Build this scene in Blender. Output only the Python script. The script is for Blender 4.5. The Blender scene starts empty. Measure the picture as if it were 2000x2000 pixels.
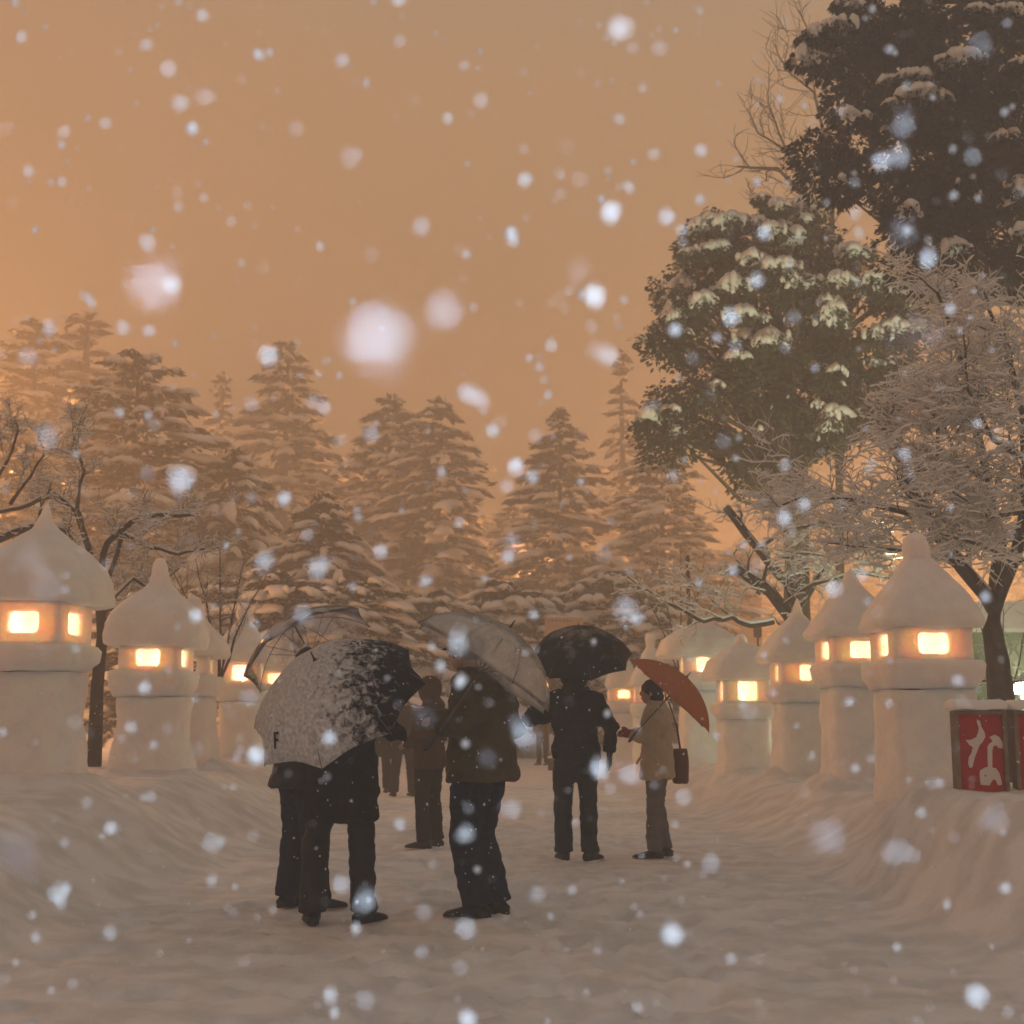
import bpy, math, random
import numpy as np
from mathutils import Vector, Matrix
from mathutils.bvhtree import BVHTree

random.seed(7)
RNG = np.random.default_rng(7)
scene = bpy.context.scene
COL = scene.collection
R = math.radians

# ------------------------------------------------------------------ camera
FPX, CAMZ, HORIZON = 2600.0, 1.2, 1410.0            # in units of the 2000 px photograph
PITCH = math.atan((HORIZON - 1000) / FPX)
cam_data = bpy.data.cameras.new('camera')
cam = bpy.data.objects.new('camera', cam_data)
COL.objects.link(cam)
cam.location = (0, 0, CAMZ)
cam.rotation_euler = (math.pi / 2 + PITCH, 0, 0)
cam_data.sensor_width = 36
cam_data.lens = 36 * FPX / 2000
cam_data.clip_start = 0.05
cam_data.clip_end = 1000
cam_data.dof.use_dof = True
cam_data.dof.focus_distance = 8.6
cam_data.dof.aperture_fstop = 4.4
scene.camera = cam

# ------------------------------------------------------------------ render
scene.render.engine = 'CYCLES'
scene.cycles.use_denoising = True
scene.cycles.max_bounces = 7
scene.cycles.diffuse_bounces = 4
scene.cycles.transparent_max_bounces = 12
scene.cycles.volume_bounces = 1
scene.cycles.sample_clamp_indirect = 4
scene.view_settings.view_transform = 'Standard'
scene.view_settings.look = 'None'
scene.view_settings.gamma = 1
scene.view_settings.exposure = 0
scene.view_settings.use_curve_mapping = False

# ------------------------------------------------------------------ world: sodium glow of the town under low snow cloud
world = bpy.data.worlds.new('World')
scene.world = world
world.use_nodes = True
wn = world.node_tree
for n in list(wn.nodes): wn.nodes.remove(n)
w_out = wn.nodes.new('ShaderNodeOutputWorld')
w_bg = wn.nodes.new('ShaderNodeBackground')
w_tc = wn.nodes.new('ShaderNodeTexCoord')
w_sep = wn.nodes.new('ShaderNodeSeparateXYZ')
wn.links.new(w_tc.outputs['Generated'], w_sep.inputs[0])
w_ramp = wn.nodes.new('ShaderNodeValToRGB')          # by elevation
cr = w_ramp.color_ramp
cr.elements[0].position = 0.0;  cr.elements[0].color = (0.46, 0.250, 0.110, 1)
cr.elements[1].position = 1.0;  cr.elements[1].color = (0.172, 0.218, 0.250, 1)
e = cr.elements.new(0.45); e.color = (0.455, 0.270, 0.142, 1)
e = cr.elements.new(0.72); e.color = (0.265, 0.250, 0.222, 1)
wn.links.new(w_sep.outputs['Z'], w_ramp.inputs['Fac'])
w_mr = wn.nodes.new('ShaderNodeMapRange')            # redder towards the town on the left
w_mr.inputs['From Min'].default_value = 0.15
w_mr.inputs['From Max'].default_value = -0.75
wn.links.new(w_sep.outputs['X'], w_mr.inputs['Value'])
w_mix = wn.nodes.new('ShaderNodeMix'); w_mix.data_type = 'RGBA'; w_mix.blend_type = 'MULTIPLY'
wn.links.new(w_mr.outputs['Result'], w_mix.inputs['Factor'])
wn.links.new(w_ramp.outputs['Color'], w_mix.inputs[6])
w_mix.inputs[7].default_value = (1.18, 0.98, 0.86, 1)
wn.links.new(w_mix.outputs[2], w_bg.inputs['Color'])
w_bg.inputs['Strength'].default_value = 1.04
wn.links.new(w_bg.outputs[0], w_out.inputs[0])

# the flash on top of the camera, which lights the nearest flakes blue white
fl = bpy.data.lights.new('flash', 'POINT'); fl.energy = 75; fl.color = (0.60, 0.79, 1.0); fl.shadow_soft_size = 0.015
flo = bpy.data.objects.new('flash', fl); COL.objects.link(flo); flo.location = (0.0, -0.02, CAMZ + 0.10)

# ------------------------------------------------------------------ pixel -> place
_c, _s = math.cos(PITCH), math.sin(PITCH)
def ray(px, py):
    x, z = (px - 1000) / FPX, (1000 - py) / FPX
    return Vector((x, _c - _s * z, _s + _c * z))
def P(px, py, d):
    r = ray(px, py); k = d / r.y
    return Vector((r.x * k, d, CAMZ + r.z * k))
def G(px, py, z=0.0):
    r = ray(px, py); k = (z - CAMZ) / r.z
    return Vector((r.x * k, r.y * k, z))

# ------------------------------------------------------------------ noise
def _h(i, j, k):
    n = (i * 374761393 + j * 668265263 + k * 2147483647 + 1013) & 0xffffffff
    n = ((n ^ (n >> 13)) * 1274126177) & 0xffffffff
    return ((n ^ (n >> 16)) & 0xffff) / 32767.5 - 1
def vn(x, y, z=0.0):
    x, y, z = np.broadcast_arrays(np.asarray(x, float), np.asarray(y, float), np.asarray(z, float))
    xi, yi, zi = np.floor(x).astype(np.int64), np.floor(y).astype(np.int64), np.floor(z).astype(np.int64)
    fx, fy, fz = x - xi, y - yi, z - zi
    fx, fy, fz = [f * f * (3 - 2 * f) for f in (fx, fy, fz)]
    v = 0
    for a in (0, 1):
        for b in (0, 1):
            for c in (0, 1):
                w = (fx if a else 1 - fx) * (fy if b else 1 - fy) * (fz if c else 1 - fz)
                v = v + w * _h(xi + a, yi + b, zi + c)
    return v
def fbm(x, y, z=0.0, o=3):
    s, a = 0, 1.0
    for i in range(o):
        s = s + a * vn(x * 2 ** i + 17.3 * i, y * 2 ** i - 9.1 * i, z * 2 ** i + 3.7 * i); a *= .5
    return s
def sst(t):
    t = np.clip(t, 0, 1); return t * t * (3 - 2 * t)

# ------------------------------------------------------------------ materials
def mat(name, color, rough=0.8, c2=None, scale=8, bump=0.0, bscale=30, spec=0.3, sss=None, detail=4, metal=0.0, lo=0.35, hi=0.65):
    m = bpy.data.materials.new(name); m.use_nodes = True
    nt = m.node_tree; b = nt.nodes['Principled BSDF']
    b.inputs['Roughness'].default_value = rough
    b.inputs['Specular IOR Level'].default_value = spec
    b.inputs['Metallic'].default_value = metal
    b.inputs['Base Color'].default_value = (*color, 1)
    tc = nt.nodes.new('ShaderNodeTexCoord')
    if c2:
        n = nt.nodes.new('ShaderNodeTexNoise'); n.inputs['Scale'].default_value = scale; n.inputs['Detail'].default_value = detail
        r = nt.nodes.new('ShaderNodeValToRGB')
        r.color_ramp.elements[0].position = lo; r.color_ramp.elements[1].position = hi
        r.color_ramp.elements[0].color = (*color, 1); r.color_ramp.elements[1].color = (*c2, 1)
        nt.links.new(tc.outputs['Object'], n.inputs['Vector']); nt.links.new(n.outputs['Fac'], r.inputs['Fac'])
        nt.links.new(r.outputs['Color'], b.inputs['Base Color'])
    if bump:
        n2 = nt.nodes.new('ShaderNodeTexNoise'); n2.inputs['Scale'].default_value = bscale; n2.inputs['Detail'].default_value = 5
        bp = nt.nodes.new('ShaderNodeBump'); bp.inputs['Strength'].default_value = bump; bp.inputs['Distance'].default_value = 0.02
        nt.links.new(tc.outputs['Object'], n2.inputs['Vector']); nt.links.new(n2.outputs['Fac'], bp.inputs['Height'])
        nt.links.new(bp.outputs['Normal'], b.inputs['Normal'])
    if sss:
        b.inputs['Subsurface Weight'].default_value = 1.0
        b.inputs['Subsurface Radius'].default_value = (1.0, 0.5, 0.22)
        b.inputs['Subsurface Scale'].default_value = sss
    return m
def emit(name, color, strength):
    m = bpy.data.materials.new(name); m.use_nodes = True; nt = m.node_tree
    for n in list(nt.nodes): nt.nodes.remove(n)
    o = nt.nodes.new('ShaderNodeOutputMaterial'); e = nt.nodes.new('ShaderNodeEmission')
    e.inputs[0].default_value = (*color, 1); e.inputs[1].default_value = strength
    nt.links.new(e.outputs[0], o.inputs[0]); return m
def vinyl(name, color, cover, snow=(0.45, 0.62)):
    """clear vinyl sheet, with melting snow lying on it in patches"""
    m = bpy.data.materials.new(name); m.use_nodes = True; nt = m.node_tree
    for n in list(nt.nodes): nt.nodes.remove(n)
    o = nt.nodes.new('ShaderNodeOutputMaterial')
    tr = nt.nodes.new('ShaderNodeBsdfTransparent'); tr.inputs[0].default_value = (.93, .93, .93, 1)
    df = nt.nodes.new('ShaderNodeBsdfDiffuse'); df.inputs[0].default_value = (*color, 1)
    tl = nt.nodes.new('ShaderNodeBsdfTranslucent'); tl.inputs[0].default_value = (*color, 1)
    a = nt.nodes.new('ShaderNodeMixShader'); a.inputs[0].default_value = 0.45
    nt.links.new(df.outputs[0], a.inputs[1]); nt.links.new(tl.outputs[0], a.inputs[2])
    gl = nt.nodes.new('ShaderNodeBsdfGlossy'); gl.inputs['Roughness'].default_value = .15
    mx = nt.nodes.new('ShaderNodeMixShader')
    tc = nt.nodes.new('ShaderNodeTexCoord'); n = nt.nodes.new('ShaderNodeTexNoise'); n.inputs['Scale'].default_value = 5; n.inputs['Detail'].default_value = 6
    mr = nt.nodes.new('ShaderNodeMapRange'); mr.inputs['From Min'].default_value = snow[0]; mr.inputs['From Max'].default_value = snow[1]
    mr.inputs['To Min'].default_value = cover[0]; mr.inputs['To Max'].default_value = cover[1]
    nt.links.new(tc.outputs['Object'], n.inputs['Vector']); nt.links.new(n.outputs['Fac'], mr.inputs['Value'])
    nt.links.new(mr.outputs[0], mx.inputs[0]); nt.links.new(tr.outputs[0], mx.inputs[1]); nt.links.new(a.outputs[0], mx.inputs[2])
    fr = nt.nodes.new('ShaderNodeFresnel'); fr.inputs[0].default_value = 1.07
    m2 = nt.nodes.new('ShaderNodeMixShader'); nt.links.new(fr.outputs[0], m2.inputs[0])
    nt.links.new(mx.outputs[0], m2.inputs[1]); nt.links.new(gl.outputs[0], m2.inputs[2])
    nt.links.new(m2.outputs[0], o.inputs[0]); return m

M = {}
M['snow_ground'] = mat('packed snow', (.64, .64, .65), .75, (.80, .80, .82), 3.2, .6, 24, .25, detail=8, lo=.38, hi=.60)
M['snow'] = mat('fresh snow', (.80, .80, .81), .7, (.84, .84, .84), 3, .25, 14, .2)
M['snow_lantern'] = mat('packed snow of the lantern', (.77, .77, .78), .7, (.84, .84, .84), 5, 1.0, 13, .2, sss=0.2)
M['snow_tree'] = mat('snow on tree', (.80, .80, .81), .8, None, spec=.1)
M['bark'] = mat('dark bark', (.035, .027, .02), .9, (.07, .055, .04), 9, .5, 30, .2)
M['bark_pale'] = mat('lichen bark', (.09, .075, .05), .9, (.13, .12, .07), 9, .5, 30, .2)
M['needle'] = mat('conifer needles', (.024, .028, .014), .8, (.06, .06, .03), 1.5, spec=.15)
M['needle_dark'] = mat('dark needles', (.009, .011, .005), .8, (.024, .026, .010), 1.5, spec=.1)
M['leaf'] = mat('evergreen leaves', (.028, .036, .014), .6, (.06, .065, .024), 1.2, spec=.3)
M['black'] = mat('black wool', (.006, .006, .007), .95, (.012, .012, .013), 30, .4, 60, .1)
M['black2'] = mat('black nylon', (.008, .009, .012), .7, None, bump=.3, bscale=20, spec=.25)
M['navy'] = mat('dark blue denim', (.008, .013, .028), .9, (.016, .024, .045), 40, .3, 60, .1)
M['olive'] = mat('olive brown jacket', (.060, .050, .022), .85, (.085, .068, .030), 9, .5, 14, .15)
M['brown'] = mat('brown coat', (.085, .05, .018), .9, (.06, .036, .013), 6, .4, 20, .1)
M['browndark'] = mat('dark brown coat', (.028, .019, .010), .9, None, bump=.3, bscale=20, spec=.1)
M['beige'] = mat('beige quilted coat', (.46, .37, .26), .9, (.39, .31, .21), 7, .5, 16, .1)
M['greytrouser'] = mat('grey brown trousers', (.12, .11, .11), .9, (.15, .135, .13), 20, .3, 30, .1)
M['skin'] = mat('skin', (.42, .25, .17), .6, None, spec=.35)
M['hair'] = mat('black hair', (.010, .008, .007), .6, (.02, .016, .012), 60, .5, 80, .3)
M['red_glove'] = mat('red glove', (.32, .03, .035), .9, None, bump=.3, bscale=60)
M['shoe'] = mat('black leather', (.010, .009, .009), .5, None, bump=.2, bscale=30)
M['metal'] = mat('umbrella steel', (.12, .12, .12), .4, None, metal=.8)
M['bag'] = mat('brown leather bag', (.11, .04, .014), .6, None, bump=.3, bscale=25)
M['red'] = mat('red sign board', (.42, .028, .020), .6, (.34, .022, .018), 14, spec=.35)
M['wood'] = mat('sign frame wood', (.26, .19, .14), .8, (.18, .125, .09), 14, .4, 40)
M['white_paint'] = mat('white lettering', (.66, .62, .60), .8, None)
M['wax'] = mat('candle wax', (.8, .7, .5), .5, None)
M['lamp_metal'] = mat('painted iron', (.04, .035, .03), .6, None)
M['tent_green'] = mat('green canvas', (.12, .20, .045), .8, (.10, .17, .04), 5, .3, 20)
M['pale_board'] = mat('pale board', (.55, .42, .30), .8, (.48, .36, .26), 6)
M['orange_cloth'] = None
M['flame'] = emit('candle flame', (1.0, .62, .25), 30)
M['lit_panel'] = emit('lit white panel', (.9, 1.0, .92), 5)
M['flood'] = emit('floodlight glass', (.82, 1.0, .72), 26)
M['sodium'] = emit('sodium lamp glass', (1.0, .42, .14), 25)
M['clear'] = vinyl('clear vinyl', (.80, .80, .80), (.26, .50))
M['clear_snow'] = vinyl('clear vinyl with snow', (.80, .80, .84), (.10, .70), (.46, .60))

def cloth(name, color, transl=.35):
    m = bpy.data.materials.new(name); m.use_nodes = True; nt = m.node_tree
    for n in list(nt.nodes): nt.nodes.remove(n)
    o = nt.nodes.new('ShaderNodeOutputMaterial'); df = nt.nodes.new('ShaderNodeBsdfDiffuse'); df.inputs[0].default_value = (*color, 1)
    tl = nt.nodes.new('ShaderNodeBsdfTranslucent'); tl.inputs[0].default_value = (*color, 1)
    a = nt.nodes.new('ShaderNodeMixShader'); a.inputs[0].default_value = transl
    nt.links.new(df.outputs[0], a.inputs[1]); nt.links.new(tl.outputs[0], a.inputs[2]); nt.links.new(a.outputs[0], o.inputs[0])
    return m
M['orange_cloth'] = cloth('orange umbrella cloth', (.60, .26, .13), .5)

M['flake'] = cloth('snowflake', (.93, .93, .94), .30)
def snowy_cloth(name, base, snow, axis_dir, thr, soft, scale=22):
    """black canopy with wet snow stuck to it: thick on one side, speckled on the other (object space direction)"""
    m = bpy.data.materials.new(name); m.use_nodes = True; nt = m.node_tree; b = nt.nodes['Principled BSDF']
    tc = nt.nodes.new('ShaderNodeTexCoord')
    dp = nt.nodes.new('ShaderNodeVectorMath'); dp.operation = 'DOT_PRODUCT'; dp.inputs[1].default_value = axis_dir
    nt.links.new(tc.outputs['Object'], dp.inputs[0])
    n = nt.nodes.new('ShaderNodeTexNoise'); n.inputs['Scale'].default_value = scale; n.inputs['Detail'].default_value = 8; n.inputs['Roughness'].default_value = .68; n.inputs['Distortion'].default_value = .6
    nt.links.new(tc.outputs['Object'], n.inputs['Vector'])
    a = nt.nodes.new('ShaderNodeMath'); a.operation = 'MULTIPLY_ADD'; a.inputs[1].default_value = 0.75
    nt.links.new(dp.outputs['Value'], a.inputs[0]); nt.links.new(n.outputs['Fac'], a.inputs[2])
    mr = nt.nodes.new('ShaderNodeMapRange'); mr.inputs['From Min'].default_value = thr; mr.inputs['From Max'].default_value = thr + soft
    nt.links.new(a.outputs[0], mr.inputs['Value'])
    n3 = nt.nodes.new('ShaderNodeTexNoise'); n3.inputs['Scale'].default_value = 45; n3.inputs['Detail'].default_value = 5
    nt.links.new(tc.outputs['Object'], n3.inputs['Vector'])
    r3 = nt.nodes.new('ShaderNodeMapRange'); r3.inputs['From Min'].default_value = .3; r3.inputs['From Max'].default_value = .7
    r3.inputs['To Min'].default_value = .55; r3.inputs['To Max'].default_value = 1.0
    nt.links.new(n3.outputs['Fac'], r3.inputs['Value'])
    vm = nt.nodes.new('ShaderNodeMath'); vm.operation = 'MULTIPLY'; nt.links.new(mr.outputs[0], vm.inputs[0]); nt.links.new(r3.outputs[0], vm.inputs[1])
    mx = nt.nodes.new('ShaderNodeMix'); mx.data_type = 'RGBA'
    mx.inputs[6].default_value = (*base, 1); mx.inputs[7].default_value = (*snow, 1)
    nt.links.new(vm.outputs[0], mx.inputs['Factor']); nt.links.new(mx.outputs[2], b.inputs['Base Color'])
    bp = nt.nodes.new('ShaderNodeBump'); bp.inputs['Strength'].default_value = .7; bp.inputs['Distance'].default_value = .01
    nt.links.new(vm.outputs[0], bp.inputs['Height']); nt.links.new(bp.outputs['Normal'], b.inputs['Normal'])
    b.inputs['Roughness'].default_value = .8; b.inputs['Specular IOR Level'].default_value = .15
    return m

# ------------------------------------------------------------------ mesh builder
class MB:
    def __init__(s): s.v = []; s.f = []; s.n = 0
    def add(s, v, f):
        v = np.asarray(v, float).reshape(-1, 3)
        f = np.asarray(f, np.int64)
        s.v.append(v); s.f.append(f + s.n); s.n += len(v)
        return s
    def verts(s): return np.concatenate(s.v) if s.v else np.zeros((0, 3))
    def mesh(s, name, m=None, smooth=True):
        me = bpy.data.meshes.new(name)
        v = s.verts(); me.vertices.add(len(v)); me.vertices.foreach_set('co', v.ravel())
        loops = np.concatenate([f.ravel() for f in s.f]); tot = np.concatenate([np.full(len(f), f.shape[1]) for f in s.f])
        me.loops.add(len(loops)); me.loops.foreach_set('vertex_index', loops.astype(np.int32))
        me.polygons.add(len(tot)); st = np.concatenate([[0], np.cumsum(tot)[:-1]])
        me.polygons.foreach_set('loop_start', st.astype(np.int32)); me.polygons.foreach_set('loop_total', tot.astype(np.int32))
        me.polygons.foreach_set('use_smooth', np.full(len(tot), smooth))
        me.update(calc_edges=True); me.validate()
        if m: me.materials.append(m)
        return me
def link(name, me, parent=None, loc=None):
    o = bpy.data.objects.new(name, me); COL.objects.link(o)
    if name in ('snow_load', 'twigs', 'crown') and parent: o['kind'] = 'stuff'
    if loc is not None: o.location = loc
    if parent: o.parent = parent
    return o
def tag(o, label=None, cat=None, group=None, kind=None):
    if label: o['label'] = label
    if cat: o['category'] = cat
    if group: o['group'] = group
    if kind: o['kind'] = kind
    return o
def empty(name, loc, rz=0):
    o = bpy.data.objects.new(name, None); COL.objects.link(o); o.location = loc; o.rotation_euler = (0, 0, rz); o.empty_display_size = .2
    return o
def remeshed(mb, name, m, voxel, smooth=3, noise=None):
    """voxel-fused version of overlapping closed shapes, as one continuous surface"""
    me = mb.mesh('tmp'); o = bpy.data.objects.new('tmp', me); COL.objects.link(o)
    md = o.modifiers.new('r', 'REMESH'); md.mode = 'VOXEL'; md.voxel_size = voxel; md.use_smooth_shade = True
    if smooth:
        ms = o.modifiers.new('s', 'SMOOTH'); ms.iterations = smooth; ms.factor = .5
    dg = bpy.context.evaluated_depsgraph_get()
    out = bpy.data.meshes.new_from_object(o.evaluated_get(dg)); out.name = name
    bpy.data.objects.remove(o); bpy.data.meshes.remove(me)
    if noise:
        n = len(out.vertices); co = np.empty(n * 3); nr = np.empty(n * 3)
        out.vertices.foreach_get('co', co); out.vertex_normals.foreach_get('vector', nr)
        co = co.reshape(-1, 3); nr = nr.reshape(-1, 3)
        for amp, sc, squash in noise:
            k = fbm(co[:, 0] * sc, co[:, 1] * sc, co[:, 2] * sc * squash, 2)
            co = co + nr * (amp * k)[:, None]
        out.vertices.foreach_set('co', co.ravel()); out.update()
    out.materials.clear(); out.materials.append(m)
    out.polygons.foreach_set('use_smooth', np.full(len(out.polygons), True))
    return out

def box_vf(c, h):
    cx, cy, cz = c; hx, hy, hz = h
    v = [(cx + sx * hx, cy + sy * hy, cz + sz * hz) for sz in (-1, 1) for sy in (-1, 1) for sx in (-1, 1)]
    return v, [(0, 2, 3, 1), (4, 5, 7, 6), (0, 1, 5, 4), (2, 6, 7, 3), (0, 4, 6, 2), (1, 3, 7, 5)]
def lerp(a, b, t): return a + (b - a) * t

def tube(mb, pts, rad, n=8, rb=None, up=(0, 0, 1), caps=True):
    """loft along pts; rad = radius list; rb = second radius (ellipse)"""
    p = np.array([tuple(q) for q in pts], float); m = len(p)
    rad = np.broadcast_to(np.asarray(rad, float), (m,)); rb = rad if rb is None else np.broadcast_to(np.asarray(rb, float), (m,))
    t = np.gradient(p, axis=0); t /= np.linalg.norm(t, axis=1)[:, None] + 1e-9
    u = np.array(up, float)
    a = np.cross(t, u); bad = np.linalg.norm(a, axis=1) < .15
    if bad.any(): a[bad] = np.cross(t[bad], np.array([0., 1., .001]) if abs(u[1]) < .9 else np.array([1., 0, 0]))
    if bad.any() and not bad.all():
        for i in range(1, m):
            if np.dot(a[i], a[i - 1]) < 0: a[i] = -a[i]
    a /= np.linalg.norm(a, axis=1)[:, None] + 1e-9
    b = np.cross(a, t)
    th = np.linspace(0, 2 * math.pi, n, endpoint=False)
    ring = p[:, None, :] + a[:, None, :] * (np.cos(th)[None, :, None] * rad[:, None, None]) + b[:, None, :] * (np.sin(th)[None, :, None] * rb[:, None, None])
    i = np.arange(m - 1)[:, None] * n; j = np.arange(n)[None, :]; k = (j + 1) % n
    f = np.stack([i + j, i + k, i + n + k, i + n + j], -1).reshape(-1, 4)
    mb.add(ring.reshape(-1, 3), f)
    if caps:
        base = mb.n - m * n
        c0 = np.array([p[0]]); c1 = np.array([p[-1]])
        mb.v.append(c0); mb.v.append(c1); ia, ib = mb.n, mb.n + 1; mb.n += 2
        jj = np.arange(n); kk = (jj + 1) % n
        mb.f.append(np.stack([base + kk, base + jj, np.full(n, ia)], -1))
        o = base + (m - 1) * n
        mb.f.append(np.stack([o + jj, o + kk, np.full(n, ib)], -1))

def ball(mb, c, r, n=10, m=7, noise=0):
    c = np.array(tuple(c)); r = np.broadcast_to(np.asarray(r, float), (3,))
    ph = np.linspace(0, math.pi, m + 2)[1:-1]; th = np.linspace(0, 2 * math.pi, n, endpoint=False)
    d = np.stack([np.sin(ph)[:, None] * np.cos(th), np.sin(ph)[:, None] * np.sin(th), np.cos(ph)[:, None] * np.ones(n)], -1).reshape(-1, 3)
    d = np.concatenate([d, [[0, 0, 1], [0, 0, -1]]])
    k = 1 + noise * vn(d[:, 0] * 2 + c[0] * 7, d[:, 1] * 2 + c[1] * 7, d[:, 2] * 2 + c[2] * 7) if noise else 1
    v = c + d * r * (k[:, None] if noise else 1)
    i = np.arange(m - 1)[:, None] * n; j = np.arange(n)[None, :]; kx = (j + 1) % n
    f = np.stack([i + j, i + n + j, i + n + kx, i + kx], -1).reshape(-1, 4)
    base = mb.n; mb.add(v, f)
    jj = np.arange(n); kk = (jj + 1) % n; T = base + m * n
    mb.f.append(np.stack([base + jj, base + kk, np.full(n, T)], -1))
    o = base + (m - 1) * n
    mb.f.append(np.stack([o + kk, o + jj, np.full(n, T + 1)], -1))

def loft_sq(zs, hw, p=5.0, n=48, nz=.012, seed=0., sub=5, hd=None):
    """snow block: rounded-square rings of half width hw at heights zs, lumpy"""
    zs = np.array(zs, float); hw = np.array(hw, float)
    pp = np.broadcast_to(np.asarray(p, float), zs.shape)
    s = np.linspace(0, len(zs) - 1, (len(zs) - 1) * sub + 1)
    Z = np.interp(s, np.arange(len(zs)), zs); W = np.interp(s, np.arange(len(zs)), hw); PP = np.interp(s, np.arange(len(zs)), pp)
    th = np.linspace(0, 2 * math.pi, n, endpoint=False)
    c, q = np.cos(th), np.sin(th)
    r = (np.abs(c)[None] ** PP[:, None] + np.abs(q)[None] ** PP[:, None]) ** (-1 / PP[:, None]) * W[:, None]
    x, y, z = r * c, r * q, Z[:, None] * np.ones(n)
    k = fbm(x * 3.2 + seed, y * 3.2, z * 3.2 + seed, 4) * nz * 2.3
    x, y = x + k * c, y + k * q
    z = z + nz * 1.1 * vn(x * 4 + seed, y * 4)
    mb = MB(); m = len(Z)
    i = np.arange(m - 1)[:, None] * n; j = np.arange(n)[None, :]; kx = (j + 1) % n
    f = np.stack([i + j, i + kx, i + n + kx, i + n + j], -1).reshape(-1, 4)
    v = np.stack([x, y, z], -1).reshape(-1, 3)
    mb.add(v, f)
    mb.v.append(np.array([[0, 0, zs[0]], [0, 0, zs[-1]]])); a, b = mb.n, mb.n + 1; mb.n += 2
    jj = np.arange(n); kk = (jj + 1) % n; o = (m - 1) * n
    mb.f.append(np.stack([kk, jj, np.full(n, a)], -1)); mb.f.append(np.stack([o + jj, o + kk, np.full(n, b)], -1))
    return mb

# ------------------------------------------------------------------ ground
def gz(x, y):
    x = np.asarray(x, float); y = np.asarray(y, float)
    wob = .22 * vn(y * .35, 3.1) + .03 * vn(y * 1.6, 7.7)
    wl = sst((-2.35 + wob - x) / 1.45); wr = sst((x - 2.35 - .25 * vn(y * .4, 9.9)) / 1.35)
    zz = wl * (.60 + .05 * vn(x * .5, y * .5)) + wr * (.44 + .05 * vn(x * .45 + 5, y * .45))
    side = np.maximum(wl * (1 - wl), wr * (1 - wr)) * 4
    zz = zz + side * (.05 * vn(x * .9, y * .8, 1.0) + .022 * fbm(x * 2.6, y * 2.6, zz * 3.5, 3) + .02 * np.maximum(0, vn(x * 5, y * 5, zz * 6) - .25))
    zz = zz + (wl + wr) * (.020 * vn(x * 1.3, y * 1.1, 4.0) + .006 * vn(x * 6, y * 6, zz * 8))
    near = np.clip(1.2 - y / 26, 0, 1)
    path = (1 - np.clip(wl + wr, 0, 1)) * near
    lump = fbm(x * 3.1, y * 2.2, 2.0, 3)
    zz = zz + path * (.006 * lump + .011 * np.maximum(0, fbm(x * 9, y * 8, 8.0, 3)) - .03 * np.maximum(0, vn(x * 4.2 + 3, y * 2.9) - .3))
    zz = zz - path * .035 * sst((vn(x * 5.7 + 11, y * 3.9 + 5) - .45) / .16)
    mnd = sst((x - 2.45 + .08 * vn(y * 1.3, 2.2)) / .55) * sst((y - 6.3) / 1.5) * sst((11.3 - y) / 1.4)
    zz = zz + (np.maximum(.735 + .05 * vn(x * 1.1, y * 1.1, 6.0) + .02 * vn(x * 3, y * 3, 6.0), zz) - zz) * mnd
    zz = zz + mnd * .018 * fbm(x * 2.4, y * 2.4, zz * 3.5, 3)
    m2 = np.exp(-(((x + 3.35) / .55) ** 2 + ((y - 7.6) / .8) ** 2))
    zz = zz + m2 * .16
    return zz
_FEET = [(-4.16, 11.9), (-4.1, 15.6), (-4.45, 18.8), (-4.27, 21.5), (3.71, 12.3), (3.86, 15.3), (3.98, 18.8), (3.49, 20.5)]
_gz0 = gz
def gz(x, y):
    z = _gz0(x, y)
    x = np.asarray(x, float); y = np.asarray(y, float)
    for a, b in _FEET:
        q = np.maximum(np.abs(x - a), np.abs(y - b))
        z = z + .15 * np.exp(-(np.maximum(q - .30, 0) / .22) ** 2) * (1 + .35 * vn(x * 3 + a, y * 3))
    return z
def gzf(x, y): return float(gz(np.array([x]), np.array([y]))[0])

def build_ground():
    xs = np.concatenate([[-170, -120, -80, -50, -30, -20, -14, -10, -8], np.arange(-6.6, 6.6, .042), [8, 10, 14, 20, 30, 50, 80, 120, 170]])
    ys = [-60, -20, -6, 0, 2.0]; y = 2.6
    while y < 9.5: ys.append(y); y += .04
    st = .042
    while y < 60: ys.append(y); y += st; st *= 1.03
    ys += [75, 95, 130, 170, 210]
    ys = np.array(ys); X, Y = np.meshgrid(xs, ys)
    Z = gz(X, Y)
    rnd = random.Random(5)
    for k in range(520):
        t = rnd.random(); yy = 4.3 + 14 * t ** 1.25; xx = rnd.gauss(0, .95) + .1
        if abs(xx) > 2.2: continue
        a = rnd.gauss(0, .5) + (math.pi if rnd.random() < .5 else 0); ca, sa = math.cos(a), math.sin(a)
        j0, j1 = np.searchsorted(xs, [xx - .35, xx + .35]); i0, i1 = np.searchsorted(ys, [yy - .35, yy + .35])
        dx, dy = X[i0:i1, j0:j1] - xx, Y[i0:i1, j0:j1] - yy
        u, w = dx * ca + dy * sa, -dx * sa + dy * ca
        e_ = (np.abs(u) / .062) ** 3 + (np.abs(w) / .15) ** 3
        Z[i0:i1, j0:j1] += -rnd.uniform(.016, .034) * np.exp(-e_) + .012 * np.exp(-((np.sqrt((u / .062) ** 2 + (w / .15) ** 2) - 1.5) / .4) ** 2)
    v = np.stack([X, Y, Z], -1).reshape(-1, 3); nx, ny = len(xs), len(ys)
    i = np.arange(ny - 1)[:, None] * nx; j = np.arange(nx - 1)[None, :]
    f = np.stack([i + j, i + j + 1, i + nx + j + 1, i + nx + j], -1).reshape(-1, 4)
    mb = MB(); mb.add(v, f)
    o = link('snow_ground', mb.mesh('snow_ground', M['snow_ground']))
    tag(o, 'trampled snow path between shovelled snow banks', kind='structure')
build_ground()

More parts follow.
